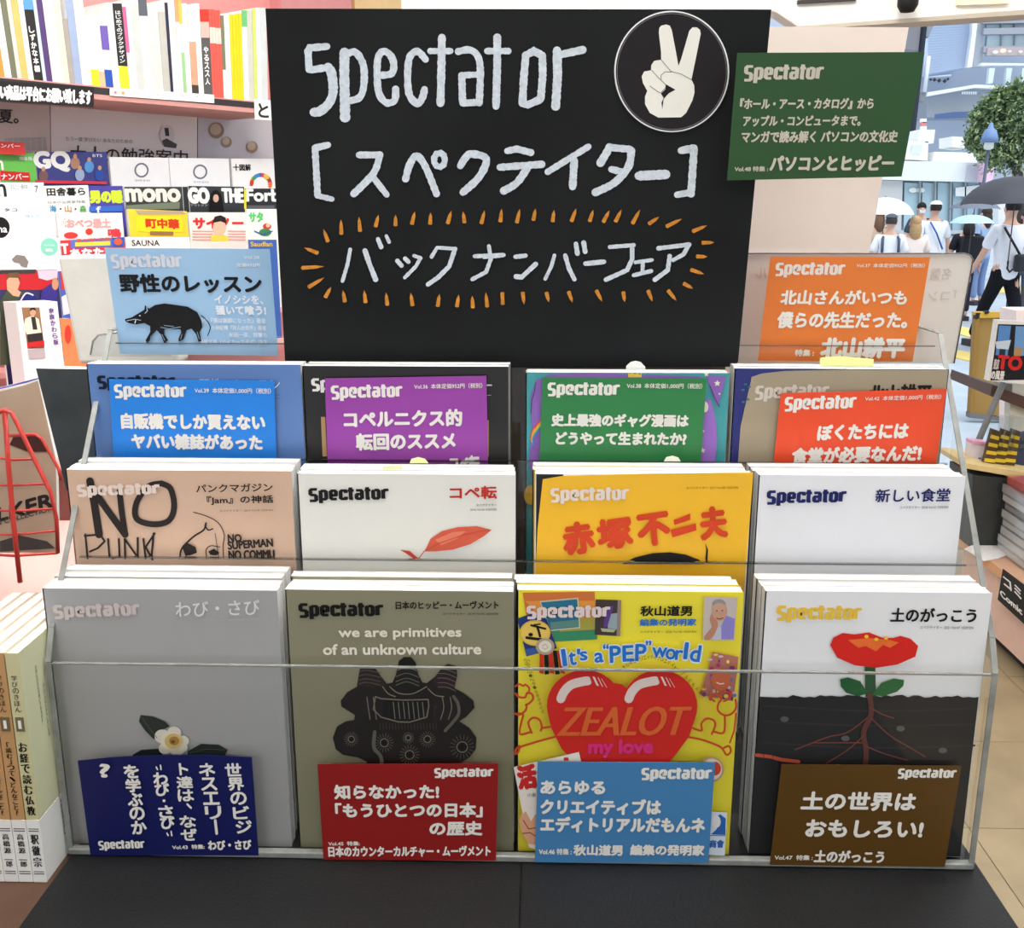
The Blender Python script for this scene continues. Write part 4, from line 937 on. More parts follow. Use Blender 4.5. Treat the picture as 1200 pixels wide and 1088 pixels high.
for k, (lab, dy, colr) in enumerate((('beige magazine with bold black lettering in the red wire rack', 0, (178, 156, 134)), ('white magazine behind the beige one in the wire rack', .012, (222, 220, 216)), ('blue-edged magazine at the back of the wire rack', .024, (70, 70, 160)))):
    pl = YP(1.30 + dy); t = thing('magazine', lab, 'magazine', pl.P(20, 640), 'magazines in the red wire rack')
    q = [(-70, 224 - 6 * k), (0, 214 - 8 * k), (100, 190 - 9 * k), (160, 168 - 6 * k), (235, 500), (245, 900), (-70, 900)]
    MB().prism([pl.P(*Z3(*p)) for p in q], (0, .0012, 0)).build('front_cover', mat(colr, .4, .3, .1, 8), t)
    if k == 0:
        A = Art(t, pl, [Z3(0, 214), Z3(160, 170), Z3(245, 900), Z3(0, 900)], base=.0003, zoom=(0, 400, 3.625))
        A.text('LKER', (-10, 678, 222, 735), (40, 34, 34), .05); A.text('MEN COLLECTION', (-60, 738, 225, 758), (90, 76, 66), .03)
        A.poly([(60, 400), (160, 400), (210, 470), (120, 470), (40, 440)], (70, 40, 36)); A.poly([(0, 850), (80, 825), (200, 850), (235, 880), (0, 895)], (70, 66, 64)); A.done()
    else:
        MB().prism([pl.P(*Z3(*p), -.0014) for p in q], (0, .008, 0)).build('page_block', PAGE, t)

# ------------------------------------------------------------------ magazine wall
ck = thing('magazine_rack', 'long pink stepped rack against the left wall', 'rack', WP(.3).P(100, 430))
CZ = .105
def ledge(k0, k1, z0, z1, name, m, x0=-70, x1=324):
    pl = WP(k1); a, b = pl.P(x0, 242), pl.P(x1, 242); a.z = b.z = 0
    d = -Wn * (k1 - k0)
    return MB().prism([Vector((p.x, p.y, z)) for p, z in ((a, z1), (b, z1), (b, z0), (a, z0))], d).build(name, m, ck)
ledge(.01, .70, CZ - .03, CZ, 'counter_ledge', PINK)
ledge(.05, .5, FLOOR, CZ - .03, 'plinth', (196, 128, 122))
WALLROW = {'a': (.10, .40), 'b': (.17, .34), 'c': (.24, .27), 'd': (.31, .20), 'e': (.40, CZ), 'f': (.47, CZ)}
for kk, zz in ((.10, .40), (.17, .34), (.24, .27), (.31, .20)): ledge(kk - .068, kk + .006, zz - .012, zz, 'step', PINK)
WG = 'magazines on the left wall rack'
def wmag(row, xl, yt, xr, yt2, colr, label, th=.006, name='magazine'):
    k, zb = WALLROW[row]; pl = WP(k); a, b = pl.P(xl, yt), pl.P(xr, yt2)
    t = thing(name, label, 'magazine', ((a.x + b.x) / 2, (a.y + b.y) / 2, zb), WG)
    q = [a, b, Vector((b.x, b.y, zb)), Vector((a.x, a.y, zb))]
    MB().prism(q, -Wn * .0008).build('front_cover', mat(colr, .35, .4, .02), t)
    MB().prism([p - Wn * .0009 for p in q], -Wn * th).build('page_block', PAGE, t)
    def px(p):
        c = R3.transposed() @ (p - CAM); return (600 + FPX * c.x / -c.z, 544 - FPX * c.y / -c.z)
    return Art(t, pl, [(xl, yt), (xr, yt2), px(q[2]), px(q[3])], d=.0003, base=.0004, zoom=(0, 150, 3.636))
W = WHITE
A = wmag('a', -2, 180, 40, 180, (104, 190, 80), 'green magazine at the far left of the top tier'); A.text('n', (-10, 140, 12, 178), W, .05); A.text('完全版', (82, 122, 138, 138), W, .02); A.poly([(0, 182), (125, 190), (130, 228), (0, 222)], (206, 44, 44)); A.text('ナンバー', (5, 195, 120, 220), W, .03); A.done()
A = wmag('a', 41, 178, 125, 178, (58, 62, 130), 'indigo magazine with big white GQ letters'); A.text('GQ', (148, 103, 295, 182), W, .06)
for x, y, cc_ in ((320, 150, (170, 130, 110)), (380, 165, (90, 150, 210)), (425, 200, (50, 80, 160)), (340, 200, (150, 170, 200)), (185, 205, (120, 90, 90))): A.ell(x, y, 20, 26, cc_); A.ell(x, y - 30, 8, 10, (196, 150, 120))
A.text('BTS', (395, 112, 435, 124), W); A.poly([(150, 222), (455, 228), (455, 240), (150, 236)], (206, 60, 80)); A.done()
for i, (xl, xr) in enumerate(((128, 197), (198, 268))):
    A = wmag('a', xl, 184 + i, xr, 185 + i, (238, 238, 240), ('white magazine with a ring emblem beside the GQ letters', 'white magazine with a ring emblem, second of the pair')[i])
    cx = (603, 853)[i]; cy = (180, 187)[i]
    A.stroke([(cx + 27 * math.cos(a), cy + 28 * math.sin(a)) for a in [q * math.tau / 20 for q in range(20)]], 7, (116, 120, 134), closed=True); A.text('2020', (cx - 30, cy + 40, cx + 36, cy + 47), (150, 150, 155)); A.done()
A = wmag('a', 271, 186, 322, 186, (240, 240, 240), 'white magazine with a many-coloured wheel')
A.text('十図解', (995, 155, 1068, 182), BLACK, .03)
for q, cc_ in enumerate(((210, 60, 50), (230, 150, 40), (70, 160, 80), (60, 140, 200), (40, 70, 150), (200, 60, 120), (240, 190, 60), (60, 130, 60), (180, 40, 50), (230, 110, 60))):
    a = math.pi + q * .34; A.stroke([(1112 + 40 * math.cos(a), 240 + 40 * math.sin(a)), (1112 + 40 * math.cos(a + .28), 240 + 40 * math.sin(a + .28))], 16, cc_)
A.done()
A = wmag('b', -6, 214, 51, 214, (242, 242, 240), 'white magazine with a big n at far left'); A.text('n', (-12, 240, 25, 292), (40, 40, 40), .03); A.text('まるごと一冊の本', (45, 240, 118, 262), (120, 120, 120)); A.text('7', (148, 246, 163, 275), (70, 70, 70)); A.text('タコ', (18, 342, 72, 356), (50, 50, 50), .02); A.done()
A = wmag('b', 52, 218, 103, 217, (242, 240, 236), 'white magazine with black brush title characters'); A.text('田舎暮ら', (200, 255, 362, 288), (30, 30, 30), .03); A.text('日本の古民家特集', (205, 310, 365, 322), (90, 90, 90), .0)
for i, ch in enumerate('海・山・森'): A.text(ch, (212 + i * 32, 330, 240 + i * 32, 358), ((60, 150, 200), (90, 90, 90), (230, 130, 50), (90, 90, 90), (90, 170, 80))[i], .02) if ch != '・' else A.ell(226 + i * 32, 345, 4, 4, (80, 80, 80))
A.done()
A = wmag('b', 104, 218, 143.5, 218, (74, 64, 156), 'violet magazine with yellow-green title'); A.text('男の隠', (385, 268, 520, 318), (206, 226, 60), .07); A.poly([(380, 335), (522, 330), (522, 356), (380, 358)], (60, 110, 200)); A.text('f', (410, 335, 430, 360), W, .03); A.done()
A = wmag('b', 146, 219, 213, 219, (54, 56, 54), 'black magazine with white mono letters'); A.text('mono', (536, 262, 765, 312), (232, 226, 214), .08); A.poly([(535, 330), (765, 315), (765, 345), (535, 350)], (120, 130, 110)); A.done()
A = wmag('b', 214, 219, 220, 219, (40, 40, 42), 'narrow black magazine edge beside the mono letters'); A.done()
A = wmag('b', 221, 218, 286, 219, (44, 46, 50), 'dark magazine reading GO THE with a long-haired person'); A.text('GO', (805, 258, 888, 318), W, .08); A.text('THE', (948, 260, 1035, 316), W, .06)
A.poly([(895, 290), (908, 268), (925, 264), (942, 280), (950, 320), (955, 360), (890, 360)], (18, 16, 18)); A.ell(920, 300, 12, 17, (206, 166, 146)); A.text('アウトドア', (812, 325, 885, 335), (190, 190, 190)); A.done()
A = wmag('b', 287, 221, 324, 221, (30, 30, 34), 'black magazine reading For at the right end'); A.text('Forb', (1050, 262, 1190, 312), W, .05); A.poly([(1045, 330), (1170, 330), (1170, 345), (1045, 345)], (90, 90, 96)); A.poly([(1040, 262), (1050, 262), (1050, 345), (1040, 345)], (226, 214, 60)); A.done()
A = wmag('c', -6, 250, 62, 251, (240, 242, 242), 'white magazine with a black disc at left'); A.ell(0, 425, 42, 46, (24, 24, 26)); A.text('ma', (-20, 425, 30, 445), W, .04); A.text('特集 夏の旅のすすめ', (105, 368, 212, 384), (160, 190, 210)); A.done()
A = wmag('c', 66, 250, 143, 249.5, (244, 228, 224), 'pale pink magazine with faded red title'); A.text('おべつ最土', (285, 388, 470, 425), (240, 160, 160), .05); A.ell(380, 442, 16, 14, (222, 60, 50)); A.ell(302, 458, 30, 14, (220, 60, 60)); A.text('鳴', (462, 430, 515, 465), (226, 60, 70), .05); A.text('1・2', (262, 385, 280, 420), (120, 110, 110)); A.done()
A = wmag('c', 150, 245, 219, 247.6, (240, 204, 50), 'yellow magazine with red title characters'); A.poly([(575, 350), (775, 355), (795, 368), (590, 370)], (180, 160, 130)); A.poly([(580, 375), (778, 378), (780, 445), (640, 445), (580, 440)], (248, 214, 40)); A.text('町中華', (622, 388, 762, 428), (206, 60, 30), .05); A.poly([(640, 440), (740, 442), (738, 458), (640, 456)], (150, 110, 70)); A.done()
A = wmag('c', 221, 249, 289, 249, (242, 232, 226), 'white magazine with red katakana and yellow-shirted man'); A.text('サイノー', (825, 385, 1035, 428), (222, 50, 44), .06)
for x0_, x1_ in ((822, 905), (972, 1045)):
    for y in (440, 452, 464, 476, 490): A.stroke([(x0_, y), (x1_, y + 1)], 5, (236, 150, 140))
A.poly([(890, 505), (900, 460), (935, 450), (970, 462), (982, 505)], (240, 206, 80)); A.ell(935, 425, 28, 34, (226, 186, 160)); A.poly([(905, 405), (915, 378), (940, 372), (962, 382), (965, 408), (940, 398)], (40, 34, 34)); A.done()
A = wmag('c', 289, 245, 324, 245, (234, 242, 232), 'white and green illustrated magazine at right end'); A.text('サタ', (1062, 360, 1120, 400), (90, 200, 110), .05); A.ell(1138, 420, 18, 14, (206, 60, 50)); A.ell(1130, 445, 26, 16, (60, 130, 80)); A.ell(1142, 415, 9, 9, (236, 190, 160)); A.stroke([(1085, 440), (1120, 455), (1160, 440)], 5, (60, 90, 150)); A.done()
A = wmag('d', -6, 279, 69, 279, (242, 242, 242), 'white magazine with a mint disc sticker'); A.ell(210, 507, 38, 38, (132, 206, 184)); A.text('今だけ特別', (188, 496, 232, 504), W); A.text('80%', (195, 515, 225, 527), W, .04); A.poly([(50, 560), (70, 540), (105, 545), (122, 570), (115, 595), (90, 590), (85, 575), (60, 572)], (130, 122, 116)); A.done()
A = wmag('d', 71, 282, 146, 278, (208, 48, 54), 'red magazine with a rainbow title band'); A.poly([(300, 480), (530, 465), (530, 505), (300, 512)], (90, 110, 190)); A.poly([(320, 488), (470, 482), (470, 500), (320, 505)], (236, 206, 70)); A.text('夏の増刊特集', (325, 470, 468, 482), (226, 90, 70), .03); A.text('T', (262, 495, 290, 535), W, .06); A.text('あなた', (300, 515, 440, 548), W, .07); A.poly([(478, 468), (528, 466), (528, 502), (478, 505)], (50, 90, 180)); A.ell(503, 485, 18, 14, (226, 90, 60)); A.done()
A = wmag('d', 147, 278, 222, 278, (244, 242, 238), 'white magazine reading SAUNA'); A.text('SAUNA', (562, 478, 680, 503), (60, 54, 50), .02); A.done()
A = wmag('d', 291, 281, 324, 281, (58, 96, 176), 'blue magazine behind the right of the boar card'); A.text('Saudlan', (1068, 485, 1160, 505), (220, 190, 90), .03); A.done()
A = wmag('d', 223, 283, 290, 283, (236, 216, 210), 'pale magazine hidden mostly by the boar card'); A.done()
A = wmag('e', -6, 318, 67, 316, (46, 44, 90), 'football magazine with a man in a blue and white shirt')
A.poly([(0, 622), (60, 612), (160, 608), (245, 605), (245, 690), (0, 690)], (190, 40, 46)); A.poly([(160, 608), (245, 605), (245, 640), (200, 650), (165, 640)], (206, 190, 206)); A.poly([(0, 605), (155, 603), (150, 620), (0, 622)], (60, 60, 60))
A.poly([(30, 690), (60, 690), (110, 700), (160, 745), (80, 745), (60, 1010), (0, 1010), (0, 740)], (70, 76, 60)); A.poly([(80, 745), (85, 720), (105, 702), (150, 715), (165, 745)], (40, 44, 120)); A.stroke([(85, 742), (110, 705), (140, 712)], 6, (230, 230, 235), smooth=True)
A.poly([(30, 690), (28, 650), (45, 630), (75, 635), (85, 660), (75, 690), (90, 700), (80, 720), (55, 715)], (216, 160, 130)); A.poly([(25, 640), (40, 618), (75, 616), (88, 640), (45, 638)], (110, 80, 56))
A.poly([(170, 740), (180, 690), (215, 665), (245, 660), (245, 740)], (60, 50, 130)); A.ell(235, 665, 14, 26, (200, 140, 110)); A.poly([(30, 780), (70, 775), (75, 810), (35, 815)], (190, 50, 60)); A.done()
A = wmag('e', 68, 318, 92, 318, (70, 96, 190), 'blue sports magazine edge beside the foam block'); A.poly([(255, 610), (300, 608), (300, 690), (262, 690)], (196, 60, 60)); A.poly([(262, 720), (300, 700), (300, 790), (270, 800)], (220, 220, 230)); A.done()
A = wmag('f', 19, 355, 67, 353.5, (246, 246, 246), 'white magazine with a seated man photo, lower left', .05)
A.poly([(92, 765), (168, 765), (190, 940), (118, 940)], (150, 112, 80)); A.poly([(100, 850), (108, 812), (140, 800), (165, 815), (178, 880), (120, 890)], (236, 226, 206)); A.poly([(132, 805), (150, 805), (160, 860), (140, 860)], (50, 50, 48)); A.ell(140, 785, 13, 18, (206, 160, 130)); A.poly([(126, 782), (130, 768), (148, 766), (155, 780), (140, 774)], (30, 28, 28)); A.poly([(116, 880), (180, 872), (185, 905), (120, 912)], (50, 44, 46)); A.poly([(115, 915), (188, 905), (190, 930), (118, 938)], (190, 40, 40)); A.poly([(118, 945), (190, 938), (195, 980), (125, 985)], (176, 166, 170))
for i, ch in enumerate('奈良かわら版'): A.text(ch, (208 + i * 4, 768 + i * 27, 229 + i * 4, 788 + i * 27), (96, 60, 140), .04)
A.done()
A = wmag('f', 70, 373, 96, 374, (226, 130, 80), 'orange magazine beside the seated man photo'); A.ell(290, 880, 14, 40, (206, 60, 50)); A.done()

# red corner sign above top tier
A_ = WP(.12); rs = thing('price_sign', 'red paper sign above the green magazine', 'sign', A_.P(15, 180))
MB().prism([A_.P(*p) for p in [(-3, 166), (28, 167), (30, 182), (-3, 180)]], -Wn * .001).build('sign_sheet', (206, 60, 56), rs)
A = Art(rs, A_, [(0, 166), (28, 167), (30, 182), (0, 180)], d=.0003, zoom=(0, 150, 3.636)); A.text('ンバー', (5, 68, 85, 84), W, .03); A.done()

# posters on the wall between shelf and rack
def poster(label, pts, colr, k=.012):
    pl = WP(k); t = thing('wall_poster', label, 'poster', pl.P((pts[2][0] + pts[3][0]) / 2, pts[2][1]), 'posters between shelf and rack')
    MB().prism([pl.P(*p) for p in pts], -Wn * .002).build('poster_sheet', mat(colr, .5, .3, .01), t)
    return Art(t, pl, pts, d=.0004, zoom=(0, 0, 3.636))
A = poster('grey beige poster ending in the character for summer', [(-30, 100), (58, 104), (60, 240), (-30, 240)], (208, 196, 192)); A.text('夏。', (-5, 468, 78, 525), (60, 56, 56), .02); A.poly([(20, 590), (195, 585), (200, 640), (30, 640)], (180, 176, 174))
for i in range(7): A.stroke([(30 + i * 25, 590), (32 + i * 25, 640)], 3, (200, 196, 194))
A.done()
A = poster('long white poster with large dark title characters', [(59, 104), (231, 112), (231, 240), (61, 240)], (232, 224, 224)); A.text('もう一度 学びたい あなたのための', (280, 588, 565, 606), (120, 116, 116)); A.text('大人の勉強案内', (300, 630, 800, 700), (60, 58, 60), .01)
A.ell(712, 575, 32, 42, (216, 210, 210)); A.poly([(700, 545), (718, 545), (722, 580), (705, 580)], (60, 60, 64)); A.poly([(690, 600), (710, 590), (755, 615), (750, 632), (700, 625)], (80, 80, 84)); A.done()
A = poster('grey poster with three round stones', [(232, 112), (330, 118), (330, 240), (232, 240)], (196, 194, 202))
for x, y, r in ((922, 556, 33), (966, 606, 22), (1075, 627, 24)): A.ell(x, y, r, r * 1.05, (150, 128, 112)); A.ell(x - 4, y - 5, r * .75, r * .75, (188, 168, 150))
A.done()

# book shelf over the posters
sh_ = thing('wall_shelf', 'pink wall shelf carrying the upper row of books', 'shelf', WP(.2).P(150, 115))
def shelf_line(x): return 93.5 + .070 * x
kf = .24
plf = WP(kf)
a, b = plf.P(-60, shelf_line(-60) + .5), plf.P(330, shelf_line(330) + .5); zs = (a.z + b.z) / 2
def shz(x, z): p = plf.P(x, 100); return Vector((p.x, p.y, z))
MB().prism([shz(-70, zs), shz(333, zs), shz(333, zs - .028), shz(-70, zs - .028)], -Wn * .24).build('shelf_board', (206, 150, 144), sh_)
MB().prism([p + Wn * .001 for p in [shz(-70, zs - .003), shz(333, zs - .003), shz(333, zs - .017), shz(-70, zs - .017)]], -Wn * .001).build('label_rail', (52, 48, 50), sh_)
def strip(label, pts, colr, name='shelf_label'):
    pl = WP(kf + .004); t = thing(name, label, 'sign', pl.P(*pts[3]), 'labels on the shelf edge')
    MB().prism([pl.P(*p) for p in pts], -Wn * .0015).build('label_strip', colr, t); return Art(t, pl, pts, d=.0003, zoom=(0, 0, 7.06))
A = strip('black strip with white Japanese text on the shelf edge', [(-30, 93), (110, 102), (110, 126), (-30, 117)], (32, 30, 30)); A.text('い商品は平台にお願い致します', (5, 725, 755, 842), W, .04); A.done()
A = strip('narrow white strip on the shelf edge', [(129, 103), (251, 111), (251, 121), (129, 112)], (240, 238, 236)); A.ell(955, 765, 12, 12, (230, 130, 120)); A.ell(1018, 768, 14, 13, (236, 170, 80)); A.text('学びの本いろいろあります', (1120, 775, 1380, 788), (110, 110, 110)); A.text('どうぞお手にとってご覧ください', (1430, 790, 1720, 802), (110, 110, 110)); A.done()
A = strip('white square tag beside the chalkboard', [(298, 116), (320, 118), (320, 141), (299, 140)], (242, 240, 238)); A.text('と', (2140, 860, 2220, 970), (50, 48, 48), .03); A.done()

SB = [(-2, 6, -20, (240, 236, 228), 'white spine with an orange foot at the picture edge', [(.0, .45, (232, 140, 60))]),
 (6.2, 14, -22, (242, 242, 238), 'white spine right of the orange-footed one', []), (14.2, 21, -20, (110, 112, 92), 'grey-green spine near the left edge', []), (21.2, 26, -14, (206, 200, 190), 'pale grey spine beside the grey-green one', []),
 (26.2, 34, -20, (206, 176, 104), 'gold spine near the left end', []), (34.2, 40, -16, (240, 238, 232), 'white spine between gold and black spines', []), (40.2, 51, -10, (40, 40, 38), 'black spine with a blue top', [(.8, 1, (90, 150, 220))]),
 (51.2, 55, -14, (190, 206, 220), 'light blue thin spine beside the black one', []), (55.2, 62, -12, (84, 62, 112), 'purple spine', []), (62.2, 75, -14, (240, 232, 214), 'thick cream spine right of the purple one', []),
 (75.2, 82, -12, (238, 222, 190), 'yellowish cream spine', []), (82.2, 88, 22, (160, 154, 146), 'short grey spine', []), (88.2, 97, -10, (150, 166, 196), 'blue-grey spine', []), (97.2, 103, -14, (240, 240, 240), 'white spine right of the blue-grey one', []),
 (103.2, 108, -10, (242, 242, 238), 'thin white spine left of the yellow-footed ones', []), (108.2, 117, 18, (240, 240, 236), 'white spine with a bright yellow foot', [(.0, .24, (240, 226, 40))]), (117.2, 124, 20, (236, 232, 226), 'white spine with a tan foot', [(.0, .22, (216, 180, 140))]),
 (124.2, 133, 22, (220, 214, 226), 'white spine with purple middle and blue foot', [(.0, .26, (40, 80, 170)), (.55, .9, (110, 90, 170))]), (133.2, 141, 3, (242, 242, 240), 'tall white spine left of the black titled one', []),
 (141.2, 152, 4, (44, 46, 44), 'black spine with white title and yellow foot', [(.0, .27, (240, 230, 50))]), (152.2, 156, 8, (232, 100, 150), 'thin pink spine', [(.0, .45, (240, 236, 232))]), (156.2, 162, 9, (238, 230, 226), 'white spine right of the pink one', []),
 (162.2, 170, 6, (196, 200, 196), 'silver grey spine', []), (170.2, 180, -4, (236, 238, 240), 'white spine with a grey top', [(.8, 1, (90, 96, 104))]), (180.2, 192, 7, (210, 214, 204), 'pale green-grey thick spine', []), (192.2, 200, 14, (186, 186, 178), 'grey spine left of the navy ones', []),
 (200.2, 203.5, 3, (50, 50, 70), 'thin navy spine', []), (203.7, 211, 1, (242, 242, 242), 'white spine right of the navy one', []), (211.2, 215, -3, (232, 160, 110), 'thin spine with orange top', [(.0, .75, (236, 232, 226))]), (215.2, 219, 0, (238, 190, 90), 'thin spine with green lower half', [(.0, .45, (150, 196, 140)), (.45, .75, (200, 216, 240))]),
 (219.2, 225, 4, (240, 240, 240), 'white spine left of the brown one', []), (225.2, 233, 6, (206, 160, 130), 'brown spine with a dark foot', [(.0, .12, (70, 58, 54)), (.6, 1, (236, 230, 226))]), (233.2, 239, 4, (242, 240, 238), 'tall white spine right of the brown one', []),
 (239.2, 249, 11, (88, 88, 88), 'dark grey spine with a red top', [(.68, .86, (240, 180, 170)), (.86, 1, (226, 60, 44))]), (249.2, 252.3, 11, (232, 92, 80), 'first thin red spine of the red set', [(.62, .8, (240, 210, 200))]), (252.5, 255.6, 11, (232, 92, 80), 'second thin red spine of the red set', [(.62, .8, (240, 210, 200))]), (255.8, 258.9, 12, (232, 92, 80), 'third thin red spine of the red set', [(.62, .8, (240, 210, 200))]), (259.1, 262, 12, (232, 92, 80), 'last thin red spine of the red set', [(.62, .8, (240, 210, 200))]),
 (262.2, 266, 18, (120, 124, 96), 'olive spine with a white foot', [(.0, .35, (236, 230, 226))]), (266.2, 272, 22, (242, 240, 238), 'short white spine left of the yellow set', []), (272.2, 275.5, 17, (240, 206, 30), 'first yellow spine of the yellow set', []), (275.7, 279, 17, (240, 206, 30), 'second yellow spine of the yellow set', []), (279.2, 282.4, 16, (240, 206, 30), 'third yellow spine of the yellow set', []), (282.6, 285.8, 16, (240, 206, 30), 'last yellow spine of the yellow set', []),
 (286, 292, 12, (238, 236, 230), 'white spine with a green top right of the yellow set', [(.82, 1, (110, 190, 120))]), (292.2, 298, 12, (200, 202, 192), 'grey mottled spine', []), (298.2, 302, 10, (206, 216, 110), 'lime green thin spine', []), (302.2, 307, 9, (240, 240, 240), 'white spine right of the lime one', []), (307.2, 314, 9, (206, 212, 212), 'pale grey spine touching the chalkboard', [])]
for x0_, x1_, yt, colr, lab, bands in SB:
    sl = .155 - .00043 * x0_; yb = shelf_line((x0_ + x1_) / 2)
    yt = max(yt, -24) if yt > -15 else yt
    X = lambda x, y: x - sl * (yb - y)
    pl = WP(kf - .01)
    k_ = (zs - pl.P(x0_, yb).z)
    q = [(X(x0_, yt), yt), (X(x1_, yt), yt), (x1_, yb), (x0_, yb)]
    pts = [pl.P(*p) for p in q]; pts[2].z = pts[3].z = zs + .0005
    t = thing('shelf_book', lab + ' on the upper shelf', 'book', (pts[2] + pts[3]) / 2 , 'books on the upper wall shelf')
    MB().prism(pts, -Wn * .0015).build('spine', mat(colr, .4, .3, .06, 30), t)
    MB().prism([p - Wn * .0016 for p in pts], -Wn * .15).build('page_block', PAGE, t)
    for f0, f1, bc in bands:
        L_ = lambda i, j, f: pts[j].lerp(pts[i], f)
        MB().prism([p + Wn * .0006 for p in (L_(0, 3, f1), L_(1, 2, f1), L_(1, 2, f0), L_(0, 3, f0))], -Wn * .0006).build('spine_band', bc, t)
    if 'black spine with white' in lab or 'dark grey spine' in lab or 'black spine with a blue' in lab:
        A = Art(t, pl, q, d=.0003, base=.001)
        s_ = 'はじめてのブックデザイン' if 'title' in lab else ('やるスス人' if 'dark' in lab else 'しずかな本棚')
        n = len(s_); ya, ybb = (12, 74) if 'title' in lab else ((54, 100) if 'dark' in lab else (30, 85)); w_ = (x1_ - x0_) * .55
        for i, ch in enumerate(s_):
            y = ya + (ybb - ya) * (i + .5) / n; xc = X((x0_ + x1_) / 2, y); h = (ybb - ya) / n * .8
            A.text(ch, (xc - w_ / 2, y - h / 2, xc + w_ / 2, y + h / 2), W, .03)
        A.done()

# ------------------------------------------------------------------ right side: low counter, wrapped stack, goods
cn = thing('low_counter', 'low pink and wood counter with a black sign, right of the rack', 'counter', (1.9, 2.9, FLOOR))
CXF = 1.50
woodc = mat((226, 172, 128), .5, .3, .08, 10)
box('counter_body', (CXF + .01, 2.5, 1.9, 3.5, FLOOR + .05, -.625), (228, 196, 180), cn)
box('counter_top', (CXF - .015, 2.5, 1.88, 3.52, -.625, -.60), (214, 170, 140), cn, .004)
box('edge_strip', (CXF - .018, CXF - .015, 1.88, 3.52, -.628, -.598), woodc, cn)
box('toe_kick', (CXF + .05, 2.45, 1.95, 3.45, FLOOR, FLOOR + .05), (40, 36, 36), cn)
FX = XP(CXF - .022)
sg = thing('counter_sign', 'black sign with white comic section lettering on the low counter', 'sign', FX.P(1190, 720))
sgq = [(1175, 667), (1240, 716), (1236, 765), (1169, 703)]
MB().prism([FX.P(*p) for p in sgq], (.003, 0, 0)).build('sign_plate', (22, 22, 22), sg)
A = Art(sg, FX, sgq, d=.0004, base=.0005)
def skewtext(A, s_, p0, p1, h0, h1, col, bold):
    vs, fs, ar = text_pts(s_)
    for dx, dy in ((0, 0), (bold, 0), (-bold, 0), (0, bold), (0, -bold)):
        A.raw([(p0[0] + (p1[0] - p0[0]) * u - .12 * v * h0 + dx, p0[1] + (p1[1] - p0[1]) * u - (h0 + (h1 - h0) * u) * v + dy) for u, v in vs], fs, col, 'printed_lettering')
skewtext(A, 'コミック誌', (1177, 687), (1236, 736), 14, 16, W, .5); skewtext(A, 'Comic Magazines', (1173, 701), (1240, 762), 10, 12, W, .4); A.done()
ps = tag(MB().prism([ZP(-.598).P(*p) for p in [(1130, 644), (1150, 634), (1175, 634.5), (1182, 650), (1170, 655), (1153, 658)]], (0, 0, .0015)).build('paper_note', (240, 238, 234)), 'white paper slip lying on the low counter', 'paper')
bpn = YP(3.4)
t = thing('black_box', 'black upright box standing on the low counter', 'box', bpn.P(1160, 620))
def at_y(x, y, Y): return YP(Y).P(x, y)
q = [at_y(*p, 3.38) for p in [(1140, 557), (1194, 562), (1180, 628), (1137, 622)]]; 
for p in q[2:]: p.z = -.599
MB().prism(q, (0, .2, 0)).build('box_body', mat((58, 60, 58), .5, .3, .1, 20), t)
q = [at_y(*p, 3.37) for p in [(1131, 543), (1240, 560), (1240, 568), (1131, 549)]]
MB().prism(q, (0, .25, 0)).build('wooden_rim', (226, 200, 140), t)
box('support_post', (2.0, 2.08, 3.45, 3.55, -.6, at_y(1180, 566, 3.45).z), (70, 70, 68), t)
for k in range(3):
    Y = 3.44; xs = 1158 + k * 12
    t = thing('pen_pack', 'yellow and black pen pack, %s of three in the tray' % ['left', 'middle', 'right'][k], 'pen pack', at_y(xs, 545, Y), 'pen packs in the tray')
    q = [at_y(*p, Y + k * .01) for p in [(xs + 5, 503), (xs + 14, 506), (xs + 7, 546), (xs - 6, 545)]]
    MB().prism(q, (0, .02, 0)).build('pack_body', (92, 66, 40), t)
    for j in range(4):
        f0 = .15 + j * .22
        L1 = q[0].lerp(q[3], f0); R1 = q[1].lerp(q[2], f0); L2 = q[0].lerp(q[3], f0 + .1); R2 = q[1].lerp(q[2], f0 + .1)
        MB().prism([p - Vector((0, .002, 0)) for p in (L1, R1, R2, L2)], (0, .002, 0)).build('yellow_stripe', (226, 196, 50), t)
    q2 = [at_y(*p, Y - .012) for p in [(xs + 6, 488), (xs + 24, 492), (xs + 16, 530), (xs, 528)]]
    MB().prism(q2, (0, .03, 0)).build('plastic_bag', FILM, t)
t = thing('card_box', 'white box with a pink edge left of the pen packs', 'box', at_y(1145, 546, 3.5))
MB().prism([at_y(*p, 3.5) for p in [(1139, 517), (1158, 519), (1152, 546), (1136, 545)]], (0, .05, 0)).build('box_body', (226, 218, 226), t)
MB().prism([at_y(*p, 3.495) for p in [(1139, 517), (1158, 519), (1157.5, 522), (1138.5, 520)]], (0, .05, 0)).build('pink_edge', (226, 160, 190), t)
MB().prism([at_y(*p, 3.49) for p in [(1138, 541), (1150, 537), (1152, 546), (1137, 546)]], (0, .05, 0)).build('blue_corner', (40, 110, 200), t)
t = thing('goods_box', 'dark blue packet at right end of the tray', 'box', at_y(1195, 550, 3.5))
MB().prism([at_y(*p, 3.5) for p in [(1190, 515), (1215, 508), (1220, 552), (1182, 550)]], (0, .06, 0)).build('packet_body', (60, 66, 96), t)
